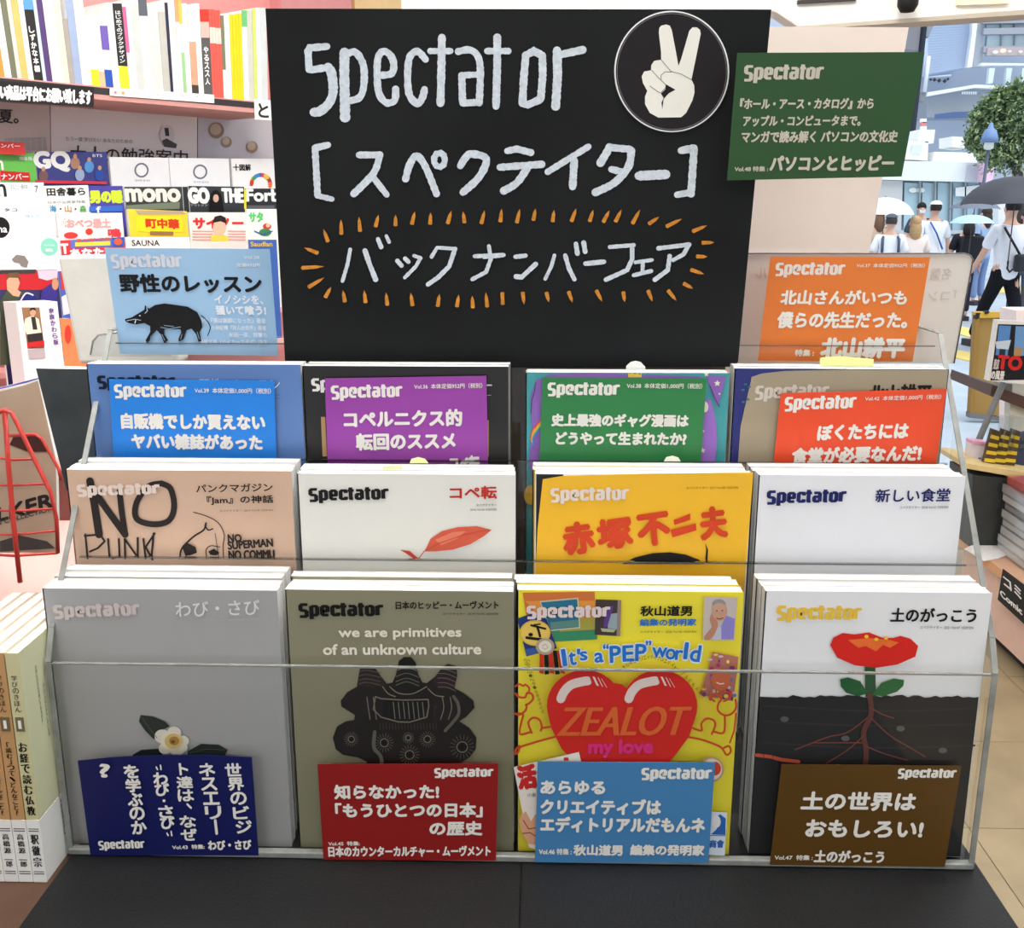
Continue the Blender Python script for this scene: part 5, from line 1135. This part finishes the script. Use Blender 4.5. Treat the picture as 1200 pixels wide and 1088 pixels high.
for k in range(9):
    z = -.5995 + k * .029; o = thing('wrapped_magazine', 'plastic-wrapped magazine, %s of the stack on the low counter' % ['lowest', 'second lowest', 'third from the bottom', 'fourth from the bottom', 'middle one', 'fourth from the top', 'third from the top', 'second from the top', 'red-topped uppermost'][k], 'magazine', (1.62, 3.2, z), 'wrapped magazines stacked on the low counter')
    dx = random.uniform(-.012, .012)
    box('magazine_body', (1.56 + dx, 1.80 + dx, 3.11, 3.355, z, z + .026), (random.choice([(196, 192, 188), (170, 166, 166), (214, 210, 204)]) if k < 8 else (206, 90, 80)), o)
    box('plastic_wrap', (1.548 + dx, 1.812 + dx, 3.10, 3.365, z - .0005, z + .0275), FILM, o)

# display stand further right
t = thing('side_table', 'dark brown side table with slanted grey leg', 'table', (2.3, 4.0, FLOOR))
Yt = 3.9
q = [at_y(*p, Yt) for p in [(1163, 452), (1250, 482), (1250, 498), (1160, 464)]]
MB().prism(q, (0, .4, 0)).build('table_top', (92, 68, 60), t)
MB().tube([at_y(1176, 448, Yt - .03), at_y(1147, 516, Yt - .03), at_y(1105, 615, Yt - .03)], .012, 6).build('slanted_leg', (120, 120, 118), t)
MB().prism([at_y(*p, Yt + .05) for p in [(1184, 470), (1202, 476), (1198, 640), (1180, 640)]], (0, .05, 0)).build('white_post', (224, 222, 206), t)
for k in range(3):
    o = thing('paperback_book', 'cream paperback standing on the side table, %s from left' % ['first', 'second', 'third'][k], 'book', at_y(1188 + k * 9, 470, Yt), 'cream books on the side table')
    q = [at_y(*p, Yt + .02) for p in [(1187 + k * 8, 424 + k * 2), (1194.5 + k * 8, 424 + k * 2), (1194 + k * 8, 470 + k * 2), (1186 + k * 8, 468 + k * 2)]]
    MB().prism(q, (0, .18, 0)).build('cover', (226, 222, 208), o)
for k in range(4):
    o = thing('small_booklet', '%s booklet of the small pile on the side table' % ['lowest', 'second lowest grey-blue', 'third white', 'topmost blue'][k], 'booklet', at_y(1178, 458, Yt), 'small booklet pile')
    MB().prism([at_y(*p, Yt) for p in [(1171 - k * .5, 446 - k * 3), (1186, 448 - k * 3), (1186, 450 - k * 3), (1171 - k * .5, 448.6 - k * 3)]], (0, .12, 0)).build('booklet_body', [(220, 220, 220), (190, 200, 210), (232, 232, 232), (50, 110, 190)][k], o)
t = thing('book_poster', 'framed cover with skyscrapers and red lettering on the right', 'poster', at_y(1180, 448, 3.8))
bq = [(1168, 375), (1240, 380), (1240, 455), (1157, 446)]
P5 = YP(3.8)
MB().prism([P5.P(*p) for p in bq], (0, .03, 0)).build('frame', (232, 230, 226), t)
A = Art(t, P5, bq, d=.0004, base=.0005, zoom=(1100, 340, 4.95))
A.poly([(345, 198), (600, 205), (600, 520), (300, 525)], (30, 32, 36)); A.poly([(350, 205), (420, 208), (400, 380), (330, 378)], (90, 140, 200)); A.poly([(447, 210), (600, 215), (600, 385), (435, 380)], (110, 156, 206)); A.poly([(440, 330), (485, 335), (480, 384), (436, 382)], (176, 140, 96)); A.poly([(358, 320), (390, 322), (385, 378), (350, 378)], (34, 54, 60))
A.poly([(330, 300), (420, 290), (405, 345), (335, 340)], (200, 214, 226)); A.text('TO', (345, 385, 480, 460), (210, 40, 40), .06); A.text('東京', (320, 400, 350, 460), (200, 190, 186), .02); A.text('の風景', (305, 470, 380, 520), (226, 220, 216), .03); A.done()
t = thing('folding_signboard', 'tan folding signboard standing in the street by the entrance', 'signboard', at_y(1170, 490, 8.0))
ps8 = YP(8.0)
TANB = mat((156, 122, 66), .6, .2, .06, 5)
MB().prism([ps8.P(*p) for p in [(1147, 368), (1195, 367), (1196, 488), (1139, 486)]], (0, .05, 0)).build('board_face', TANB, t)
MB().prism([ps8.P(*p, .02) for p in [(1143, 366), (1192, 366), (1192, 372), (1143, 373)]], (0, .07, 0)).build('top_rail', (206, 160, 60), t)
MB().prism([ps8.P(*p, .02) for p in [(1144, 368), (1148, 368), (1141, 486), (1137, 486)]], (0, .07, 0)).build('side_rail', (150, 110, 44), t)
MB().prism([ps8.P(*p, .02) for p in [(1136, 484), (1178, 490), (1178, 494), (1136, 490)]], (0, .07, 0)).build('foot_rail', (110, 110, 112), t)
for q in ([(1144, 367), (1149, 367), (1146, 374), (1143, 374)], [(1155, 365), (1160, 365), (1158, 368), (1154, 368)]): MB().prism([ps8.P(*p, .03) for p in q], (0, .05, 0)).build('black_tape', (30, 28, 24), t)
t = thing('pink_pillar', 'pale pink post at the right beside the signboard', 'post', at_y(1200, 500, 5.5))
MB().prism([at_y(*p, 5.5) for p in [(1191, 364), (1230, 364), (1226, 560), (1189, 560)]], (0, .2, 0)).build('post_body', (240, 216, 206), t)

# ------------------------------------------------------------------ the street outside
def slab(pts, Y, th, name, m, parent, off=0):
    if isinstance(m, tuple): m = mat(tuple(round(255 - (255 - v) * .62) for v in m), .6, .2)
    pl = YP(Y); return MB().prism([pl.P(*p, off) for p in pts], (0, th, 0)).build(name, m, parent)
Zb = lambda x, y: (1040 + x / 5.4375, 20 + y / 5.4375)
bt = thing('tower_building', 'large grey-blue building across the street', 'building', at_y(1150, 245, 60))
slab([(430, -420), (1500, -420), (1500, 236), (430, 236)], 61, 20, 'wall', mat((186, 196, 212), .5, .3, .04, .3), bt)
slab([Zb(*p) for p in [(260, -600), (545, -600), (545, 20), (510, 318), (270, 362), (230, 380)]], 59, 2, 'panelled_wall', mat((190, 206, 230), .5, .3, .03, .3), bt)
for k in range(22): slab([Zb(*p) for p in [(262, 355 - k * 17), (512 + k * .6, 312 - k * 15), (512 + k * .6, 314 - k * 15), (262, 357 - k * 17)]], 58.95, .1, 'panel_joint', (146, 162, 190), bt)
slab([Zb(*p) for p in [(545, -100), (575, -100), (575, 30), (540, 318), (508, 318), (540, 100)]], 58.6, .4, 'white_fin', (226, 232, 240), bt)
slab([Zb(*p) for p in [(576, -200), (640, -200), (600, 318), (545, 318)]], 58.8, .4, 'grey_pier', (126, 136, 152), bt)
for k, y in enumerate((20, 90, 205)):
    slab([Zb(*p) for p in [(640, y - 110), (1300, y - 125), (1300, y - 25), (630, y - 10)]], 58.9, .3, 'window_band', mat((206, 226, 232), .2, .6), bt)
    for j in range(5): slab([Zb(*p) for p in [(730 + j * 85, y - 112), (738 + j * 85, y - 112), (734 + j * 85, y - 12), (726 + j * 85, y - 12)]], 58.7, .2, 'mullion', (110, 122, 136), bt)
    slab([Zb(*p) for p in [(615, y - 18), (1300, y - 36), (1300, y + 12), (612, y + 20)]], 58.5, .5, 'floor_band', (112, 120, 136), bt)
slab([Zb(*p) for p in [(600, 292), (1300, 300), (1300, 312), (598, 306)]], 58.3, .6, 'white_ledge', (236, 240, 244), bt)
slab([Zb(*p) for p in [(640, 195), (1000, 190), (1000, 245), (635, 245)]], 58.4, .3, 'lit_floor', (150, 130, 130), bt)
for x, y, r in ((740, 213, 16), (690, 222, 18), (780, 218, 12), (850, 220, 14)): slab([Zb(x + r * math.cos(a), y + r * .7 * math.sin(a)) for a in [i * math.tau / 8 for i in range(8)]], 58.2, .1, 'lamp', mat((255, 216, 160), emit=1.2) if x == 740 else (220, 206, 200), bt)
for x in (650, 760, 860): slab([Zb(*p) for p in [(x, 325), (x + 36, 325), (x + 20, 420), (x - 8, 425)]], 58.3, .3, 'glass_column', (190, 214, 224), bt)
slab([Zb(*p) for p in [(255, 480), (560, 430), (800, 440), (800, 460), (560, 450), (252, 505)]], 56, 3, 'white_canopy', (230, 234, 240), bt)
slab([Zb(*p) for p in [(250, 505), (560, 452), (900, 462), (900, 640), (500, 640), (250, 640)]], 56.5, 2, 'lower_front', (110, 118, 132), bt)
A = Art(bt, YP(56), [Zb(252, 400), Zb(500, 380), Zb(500, 600), Zb(252, 600)], d=.02, base=.1, zoom=(1040, 20, 5.4375))
A.poly([(300, 620), (420, 605), (560, 600), (560, 640), (300, 650)], (90, 110, 150)); A.text('HIKARIE', (470, 475, 560, 492), (226, 230, 236), .04) if False else None
for x in range(475, 560, 14): A.poly([(x, 476), (x + 9, 475), (x + 8, 492), (x, 493)], (216, 222, 230))
A.done()
cb = thing('rooftop_camera_cluster', 'dark bracket of cameras hanging before the grey building', 'camera', at_y(1100, 95, 58))
for x, y, r in ((275, 398, 14), (300, 400, 18), (330, 405, 20), (365, 408, 20), (385, 395, 14)): MB().lathe([(0, -r * .006), (r * .006, 0), (0, r * .006)], YP(58).P(*Zb(x, y)), 8).build('camera_head', (50, 54, 62), cb)
MB().tube([YP(58).P(*Zb(262, 385)), YP(58).P(*Zb(405, 372))], .05).build('bracket', (180, 190, 200), cb)

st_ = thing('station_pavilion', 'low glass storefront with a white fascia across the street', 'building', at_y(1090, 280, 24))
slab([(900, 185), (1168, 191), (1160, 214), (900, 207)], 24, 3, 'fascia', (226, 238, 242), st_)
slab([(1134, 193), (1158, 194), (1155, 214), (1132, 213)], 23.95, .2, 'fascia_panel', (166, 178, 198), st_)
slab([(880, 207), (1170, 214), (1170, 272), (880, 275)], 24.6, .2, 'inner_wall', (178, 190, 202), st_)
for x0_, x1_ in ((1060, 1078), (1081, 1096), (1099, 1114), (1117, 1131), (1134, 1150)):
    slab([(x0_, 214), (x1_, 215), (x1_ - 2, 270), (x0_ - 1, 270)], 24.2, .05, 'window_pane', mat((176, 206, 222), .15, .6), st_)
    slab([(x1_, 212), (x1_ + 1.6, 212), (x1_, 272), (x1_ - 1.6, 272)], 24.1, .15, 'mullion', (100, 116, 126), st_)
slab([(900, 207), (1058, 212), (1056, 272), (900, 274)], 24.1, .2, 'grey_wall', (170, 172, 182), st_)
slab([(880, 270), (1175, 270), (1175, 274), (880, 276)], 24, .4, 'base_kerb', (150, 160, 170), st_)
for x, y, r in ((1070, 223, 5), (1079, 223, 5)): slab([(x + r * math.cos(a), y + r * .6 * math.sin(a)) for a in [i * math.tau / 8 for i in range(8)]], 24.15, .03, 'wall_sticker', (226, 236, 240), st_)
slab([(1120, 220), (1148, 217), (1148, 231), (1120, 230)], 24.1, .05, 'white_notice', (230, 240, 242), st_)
# rooftop boxes, each a thing
for lab, q, c_ in (('white electrical cabinet with a grey door on the pavilion roof', [(1063, 165), (1088, 166), (1087, 188), (1062, 187)], (222, 226, 224)), ('white box left of the red tube on the roof', [(1077, 152), (1096, 152), (1094, 168), (1076, 166)], (230, 232, 232)), ('white box in the middle of the pavilion roof', [(1116, 160), (1135, 161), (1134, 174), (1116, 172)], (230, 234, 234)), ('low white box row along the pavilion roof', [(1095, 178), (1146, 179), (1145, 191), (1093, 189)], (236, 238, 238)), ('dark equipment box beside the pink sign', [(1145, 176), (1157, 176), (1156, 188), (1144, 188)], (50, 56, 76))):
    t = thing('roof_box', lab, 'box', at_y(q[3][0], q[3][1], 24.8), 'boxes on the pavilion roof'); slab(q, 24.5, .8, 'box_body', c_, t)
    if 'grey door' in lab: slab([(1069, 170), (1081, 170), (1080, 180), (1068, 179)], 24.45, .05, 'door', (190, 200, 196), t)
t = thing('marker_tube', 'red and white tube standing on the roof boxes', 'marker', at_y(1082, 152, 24.6)); 
for y, c_ in ((139, (236, 230, 230)), (143, (206, 60, 66)), (148, (236, 230, 230))): slab([(1080, y), (1086, y), (1086, y + 5), (1080, y + 5)], 24.6, .12, 'tube_ring', c_, t)
t = thing('pink_sign', 'pink vertical sign at the pavilion corner', 'sign', at_y(1160, 212, 23.5)); slab([(1158, 176), (1169, 176), (1163, 213), (1153, 213)], 23.58, .4, 'sign_body', (236, 176, 220), t); slab([(1144, 174), (1158, 175), (1158, 180), (1144, 179)], 23.58, .4, 'sign_arm', (238, 200, 226), t)
t = thing('street_pole', 'dark steel pole with signal boxes left of the building', 'pole', at_y(1062, 260, 27.5)); P14 = YP(27.5)
MB().tube([P14.P(1084, -30), P14.P(1083, 30), P14.P(1068, 168), P14.P(1062, 275)], .075).build('pole_shaft', (44, 50, 62), t)
slab([(1064, 28), (1082, 30), (1078, 60), (1060, 57)], 27.5, .5, 'signal_box', (62, 60, 70), t); slab([(1084, 28), (1094, 30), (1088, 44), (1084, 42)], 27.5, .2, 'signal_arm', (80, 92, 108), t); slab([(1078, 108), (1086, 109), (1083, 120), (1077, 118)], 27.5, .2, 'clamp_box', (60, 66, 76), t)
MB().tube([P14.P(1088, 66), P14.P(1083, 108)], .06).build('white_tube', (220, 228, 236), t)
t = thing('street_lamp', 'street lamp with a blue-grey bell shade', 'lamp', at_y(1160, 180, 19)); c = at_y(1160, 160, 19)
MB().lathe([(0, .24), (.03, .22), (.05, .14), (.10, .1), (.13, 0), (.15, -.1), (.0, -.09)], c, 14).build('lamp_shade', (120, 146, 190), t); MB().lathe([(.08, -.1), (.08, -.2), (0, -.24)], c, 12).build('lamp_globe', (236, 236, 226), t); MB().tube([c + Vector((0, 0, -.2)), c + Vector((0, .2, -3.0))], .03).build('lamp_post', (90, 100, 120), t)
for x, y in ((1118, 170), (1127, 158)):
    pass
# tree
tr = thing('street_tree', 'leafy green street tree right of the pavilion', 'tree', at_y(1192, 270, 20))
MB().tube([at_y(1199, 300, 20), at_y(1192, 200, 20), at_y(1184, 160, 20), at_y(1175, 130, 20)], [.12, .1, .07, .03]).build('trunk', (70, 66, 66), tr)
MB().tube([at_y(1190, 185, 20), at_y(1172, 150, 20), at_y(1155, 128, 20)], [.05, .04, .02]).build('branch', (76, 72, 70), tr)
MB().tube([at_y(1192, 190, 20), at_y(1215, 150, 20), at_y(1230, 120, 20)], [.06, .04, .02]).build('branch', (76, 72, 70), tr)
for nm, colr, seed in (('foliage', (142, 164, 116), 1), ('foliage', (170, 186, 140), 2), ('foliage', (106, 128, 96), 3)):
    r_ = random.Random(seed); mb = MB()
    cl = [(1141, 158, .14), (1146, 140, .2), (1163, 172, .2), (1152, 168, .12), (1168, 100, .2), (1180, 96, .2), (1190, 90, .2), (1150, 128, .26), (1160, 118, .28), (1172, 110, .34), (1190, 105, .42), (1205, 118, .5), (1178, 132, .4), (1195, 145, .5), (1160, 145, .28), (1140, 150, .16), (1170, 165, .3), (1187, 172, .3), (1225, 120, .5), (1230, 160, .5), (1200, 98, .3), (1148, 118, .15)]
    for cx, cy, rad in cl:
        c = at_y(cx, cy + 13, 20); rad *= .8
        for q in range(int(26 * rad / .3)):
            d = Vector((r_.gauss(0, 1), r_.gauss(0, .8), r_.gauss(0, .7))).normalized(); L = rad * r_.uniform(.7, 1.7)
            for g in range(13):
                f_ = g / 12; p = c + d * L * f_ + Vector((0, 0, -.22 * L * f_ * f_)) + Vector((r_.gauss(0, .03), r_.gauss(0, .03), r_.gauss(0, .03)))
                u = (d + Vector((r_.gauss(0, .7), r_.gauss(0, .7), r_.gauss(0, .7)))).normalized(); v = u.cross(Vector((r_.gauss(0, .4), r_.gauss(0, .4), 1))).normalized(); s_ = r_.uniform(.03, .06)
                mb.add([p - u * s_, p + v * s_ * .5, p + u * s_, p - v * s_ * .5], [(0, 1, 2, 3)])
    o = mb.build(nm, mat(colr, .7, .2, .1, 3), tr); o['kind'] = 'stuff'

# ------------------------------------------------------------------ people
SKIN = (218, 172, 148)
def skin_mesh(name, joints, edges, m, parent, loc, rz, sub=1, root=0):
    me = bpy.data.meshes.new(name); me.from_pydata([j[:3] for j in joints], edges, []); me.materials.append(m)
    o = bpy.data.objects.new(name, me); COL.objects.link(o); o.parent = parent; o.rotation_euler = (0, 0, rz)
    md = o.modifiers.new('skin', 'SKIN'); md.use_smooth_shade = True
    for i, j in enumerate(joints):
        r = j[3]; sv = me.skin_vertices[0].data[i]; sv.radius = (r if not isinstance(r, tuple) else r[0], r if not isinstance(r, tuple) else r[1]); sv.use_root = (i == root)
    ss = o.modifiers.new('sub', 'SUBSURF'); ss.levels = sub; ss.render_levels = sub
    return o
def person(label, px, Y, H, rz, shirt, pants, hair, stride=0, arms=((-.05, 0), (.05, 0)), hat=None, longhair=False, group='people in the street', mask=False, raised=None, skirt=False):
    base = YP(Y).P(px, 300); base.z = STREET
    t = thing('person', label, 'person', base, group); t.rotation_euler = (0, 0, rz); k = H / 1.72
    def S_(l): return [tuple([x * k, y * k, z * k]) + ((r * k) if not isinstance(r, tuple) else (r[0] * k, r[1] * k),) for x, y, z, r in l]
    lx, ly = .09, stride
    footL, footR = (-.1, ly, .07), (.1, -ly, .07 + (.06 if stride else 0))
    aL, aR = arms
    el_l = (-.26, aL[0] * .6, 1.12); ha_l = (-.27 - .02, aL[0] * 1.6 + aL[1], .88); el_r = (.26, aR[0] * .6, 1.12); ha_r = (.29, aR[0] * 1.6 + aR[1], .88)
    if raised: el_r = (.26, .16, 1.14); ha_r = (.14, .34, 1.34)
    body = S_([(0, 0, .95, (.105, .085)), (0, 0, 1.15, (.12, .09)), (0, 0, 1.36, (.13, .09)), (0, 0, 1.47, .055), (0, .01, 1.54, .055), (0, .015, 1.60, (.078, .092)), (0, .012, 1.665, (.074, .088)),
               (-.17, 0, 1.40, .055), el_l + (.038,), ha_l + (.026,), (.17, 0, 1.40, .055), el_r + (.038,), ha_r + (.026,),
               (-.09, 0, .88, .09), (-.095, ly * .45 + .03, .5, .058), footL + (.035,), (.09, 0, .88, .09), (.095, -ly * .45 + .03, .5, .058), footR + (.035,)])
    ed = [(0, 1), (1, 2), (2, 3), (3, 4), (4, 5), (5, 6), (2, 7), (7, 8), (8, 9), (2, 10), (10, 11), (11, 12), (0, 13), (13, 14), (14, 15), (0, 16), (16, 17), (17, 18)]
    skin_mesh('body', body, ed, mat(SKIN, .6, .3), t, base, 0, 2)
    sh = S_([(0, 0, .79, (.17, .15)), (0, 0, 1.1, (.155, .115)), (0, 0, 1.3, (.17, .12)), (0, 0, 1.43, (.075, .07)), (-.18, 0, 1.39, .075), tuple(Vector((-.18, 0, 1.39)).lerp(Vector(el_l), .85)) + (.07,), (.18, 0, 1.39, .075), tuple(Vector((.18, 0, 1.39)).lerp(Vector(el_r), .85)) + (.07,)])
    skin_mesh('shirt', sh, [(0, 1), (1, 2), (2, 3), (2, 4), (4, 5), (2, 6), (6, 7)], mat(shirt, .8, .1), t, base, 0, 2)
    if skirt:
        MB_ = MB().lathe([(0, .95 * k), (.15 * k, .95 * k), (.24 * k, .4 * k), (.22 * k, .4 * k)], base, 14); MB_.build('skirt', pants, t)
    else:
        pt = S_([(0, 0, .97, (.15, .125)), (-.085, 0, .82, .098), (-.095, ly * .45 + .03, .5, .075), (footL[0], footL[1], .12, .06), (.085, 0, .82, .098), (.095, -ly * .45 + .03, .5, .075), (footR[0], footR[1], .14, .06), (0, 0, 1.06, (.14, .11))])
        skin_mesh('trousers', pt, [(0, 1), (1, 2), (2, 3), (0, 4), (4, 5), (5, 6), (0, 7)], mat(pants, .8, .1), t, base, 0, 2)
    def ball(name, c, rx, ry, rz_, m, zmin=-1, n=14):
        prof = []
        for i in range(10):
            a = -math.pi / 2 + math.pi * i / 9
            if math.sin(a) < zmin: continue
            prof.append((math.cos(a) * rx * k, math.sin(a) * rz_ * k))
        return MB().lathe(prof, base + Vector(c) * k, n, 1, ry / rx).build(name, m, t)
    ball('hair', (0, -.018, 1.655), .088, .1, .098, mat(hair, .7, .3, .1), -.75)
    if longhair: ball('long_hair', (0, -.05, 1.52), .1, .07, .17, mat(hair, .7, .3, .1))
    for s in (-1, 1): ball('ear', (s * .078, .015, 1.615), .012, .02, .028, SKIN)
    ball('nose', (0, .108, 1.605), .012, .018, .018, SKIN)
    for s in (-1, 1): ball('eye', (s * .03, .098, 1.632), .009, .006, .006, (30, 26, 26))
    ball('mouth', (0, .1, 1.57), .022, .008, .006, (160, 90, 84))
    for (hx, hy, hz) in (ha_l, ha_r):
        for j in range(4): MB().tube([base + Vector((hx + (j - 1.5) * .004, hy + (j - 1.5) * .018, hz - .03)) * k, base + Vector((hx + (j - 1.5) * .003, hy + (j - 1.5) * .019 + .005, hz - .075)) * k, base + Vector((hx * .98, hy + (j - 1.5) * .018 + .015, hz - .11 + abs(j - 1.5) * .008)) * k], [.009 * k, .008 * k, .006 * k], 6).build('finger', SKIN, t)
        MB().tube([base + Vector((hx, hy + .02, hz - .01)) * k, base + Vector((hx * .97, hy + .05, hz - .06)) * k], [.011 * k, .007 * k], 6).build('thumb', SKIN, t)
    for f in (footL, footR):
        MB().prism([base + Vector((f[0] + x, f[1] + y, f[2] - .07)) * k for x, y in ((-.045, -.08), (.045, -.08), (.05, .12), (.02, .18), (-.02, .18), (-.05, .12))], (0, 0, .075 * k)).build('shoe', (60, 52, 52), t)
    if hat: ball('cap', (0, -.005, 1.69), .097, .11, .075, mat(hat, .8, .1), -.15); MB().prism([base + Vector(p) * k for p in ((-.07, .08, 1.69), (.07, .08, 1.69), (.05, .19, 1.675), (-.05, .19, 1.675))], (0, 0, .012)).build('cap_peak', hat, t)
    if mask: MB().prism([base + Vector(p) * k for p in ((-.055, .105, 1.61), (.055, .105, 1.61), (.04, .1, 1.55), (-.04, .1, 1.55))], (0, .015, 0)).build('face_mask', (236, 238, 240), t)
    return t, base, k
def strap(t, base, k, name, pts, w, colr):
    MB().tube([base + Vector(p) * k for p in pts], w * k, 6).build(name, colr, t)
def bag(t, base, k, name, c, s, colr):
    o = MB().box(base.x + (c[0] - s[0]) * k, base.x + (c[0] + s[0]) * k, base.y + (c[1] - s[1]) * k, base.y + (c[1] + s[1]) * k, base.z + (c[2] - s[2]) * k, base.z + (c[2] + s[2]) * k).build(name, colr, t, .03 * k); return o
def umbrella(label, px, py, Y, R, H, colr, base_z=None, tilt=(0, 0), name='umbrella'):
    c = YP(Y).P(px, py); t = thing(name, label, 'umbrella', c, 'umbrellas in the street'); t.rotation_euler = (tilt[0], tilt[1], 0)
    n = 8; rows = 6; mb = MB(); vs = []; fs = []
    for i in range(rows + 1):
        a = i / rows * 1.25
        for j in range(n * 3):
            ph = math.tau * j / (n * 3); sc_ = 1 - (.05 if j % 3 else 0) * (i / rows)
            r = R * math.sin(a) / math.sin(1.25) * sc_; vs.append(c + Vector((r * math.cos(ph), r * math.sin(ph), H * (math.cos(a) - math.cos(1.25)) / (1 - math.cos(1.25)) + (.02 * R if j % 3 and i == rows else 0))))
    m_ = n * 3
    for i in range(rows):
        for j in range(m_): fs.append((i * m_ + j, i * m_ + (j + 1) % m_, (i + 1) * m_ + (j + 1) % m_, (i + 1) * m_ + j))
    mb.add(vs, fs); mb.sm = True; mb.build('canopy', colr, t)
    for j in range(n):
        ph = math.tau * j / n
        MB().tube([c + Vector((R * math.sin(a) / math.sin(1.25) * math.cos(ph), R * math.sin(a) / math.sin(1.25) * math.sin(ph), H * (math.cos(a) - math.cos(1.25)) / (1 - math.cos(1.25)) - .008)) for a in (0, .3, .6, .9, 1.25)], .004, 5).build('rib', (90, 94, 100), t)
    MB().tube([c + Vector((0, 0, H + .02)), c + Vector((0, 0, -.62))], .007, 6).build('shaft', (80, 80, 84), t)
    MB().tube([c + Vector((0, 0, -.6)), c + Vector((0, 0, -.68)), c + Vector((.03, 0, -.72)), c + Vector((.06, 0, -.69))], .012, 6).build('handle', (50, 46, 44), t)
    return t
t, b_, k_ = person('walking person in white T-shirt and black trousers with black shoulder bag', 1180, 12.3, 1.72, math.radians(12), (238, 238, 244), (28, 28, 34), (24, 22, 24), stride=.34, arms=((.12, .05), (-.05, 0)))
strap(t, b_, k_, 'bag_strap', [(-.13, -.08, 1.42), (-.08, -.14, 1.3), (.06, -.16, 1.1), (.12, -.15, 1.0)], .014, (34, 34, 38)); bag(t, b_, k_, 'shoulder_bag', (.1, -.2, 1.02), (.13, .05, .1), (44, 46, 52))
t, b_, k_ = person('person in white cap and white T-shirt with a blue strap', 1091, 17, 1.70, 0, (240, 242, 246), (90, 100, 120), (40, 36, 34), hat=(240, 242, 244))
strap(t, b_, k_, 'blue_strap', [(-.1, -.1, 1.43), (.0, -.15, 1.25), (.12, -.14, 1.0)], .014, (60, 90, 170))
t, b_, k_ = person('person in grey cap and white top with dark rucksack straps', 1041, 14.5, 1.52, math.radians(-10), (236, 236, 240), (70, 80, 100), (60, 56, 56), hat=(92, 96, 108))
for s in (-1, 1): strap(t, b_, k_, 'rucksack_strap', [(s * .09, .03, 1.45), (s * .12, -.12, 1.38), (s * .12, -.16, 1.15)], .022, (70, 84, 110))
person('person with light brown hair in a cream top', 1069, 15, 1.5, 0, (236, 222, 214), (120, 110, 110), (186, 152, 110), longhair=True)
t, b_, k_ = person('dark-clothed person facing the shop with a white face mask', 1075, 20, 1.70, math.radians(170), (70, 76, 90), (50, 50, 56), (26, 24, 26), mask=True)
t, b_, k_ = person('person in black with a black rucksack under the pale blue umbrella', 1131, 15.5, 1.5, 0, (40, 42, 50), (46, 48, 60), (50, 40, 38), longhair=True); bag(t, b_, k_, 'rucksack', (0, -.22, 1.2), (.17, .09, .22), (26, 28, 34))
person('person in blue-grey clothes behind the pale blue umbrella', 1150, 18, 1.62, math.radians(30), (150, 170, 200), (120, 140, 180), (60, 48, 44), longhair=True)
person('person with brown hair at the right picture edge', 1199, 15, 1.6, math.radians(160), (200, 196, 200), (90, 90, 100), (70, 50, 42), longhair=True)
person('person in tan coat at the edge of the white panel', 1025, 16, 1.6, math.radians(20), (196, 170, 150), (110, 96, 90), (120, 90, 70), longhair=True)
umbrella('large black umbrella over the walking person', 1189, 240, 11.6, .58, .30, (66, 68, 76), tilt=(0, 0))
umbrella('grey umbrella behind the pale blue one', 1142, 245, 17, .40, .14, (112, 118, 134))
umbrella('pale blue dotted umbrella over the black rucksack', 1139, 262, 15, .31, .12, (176, 212, 224))
umbrella('white umbrella beside the white panel', 1036, 252, 15, .42, .24, (238, 242, 246))
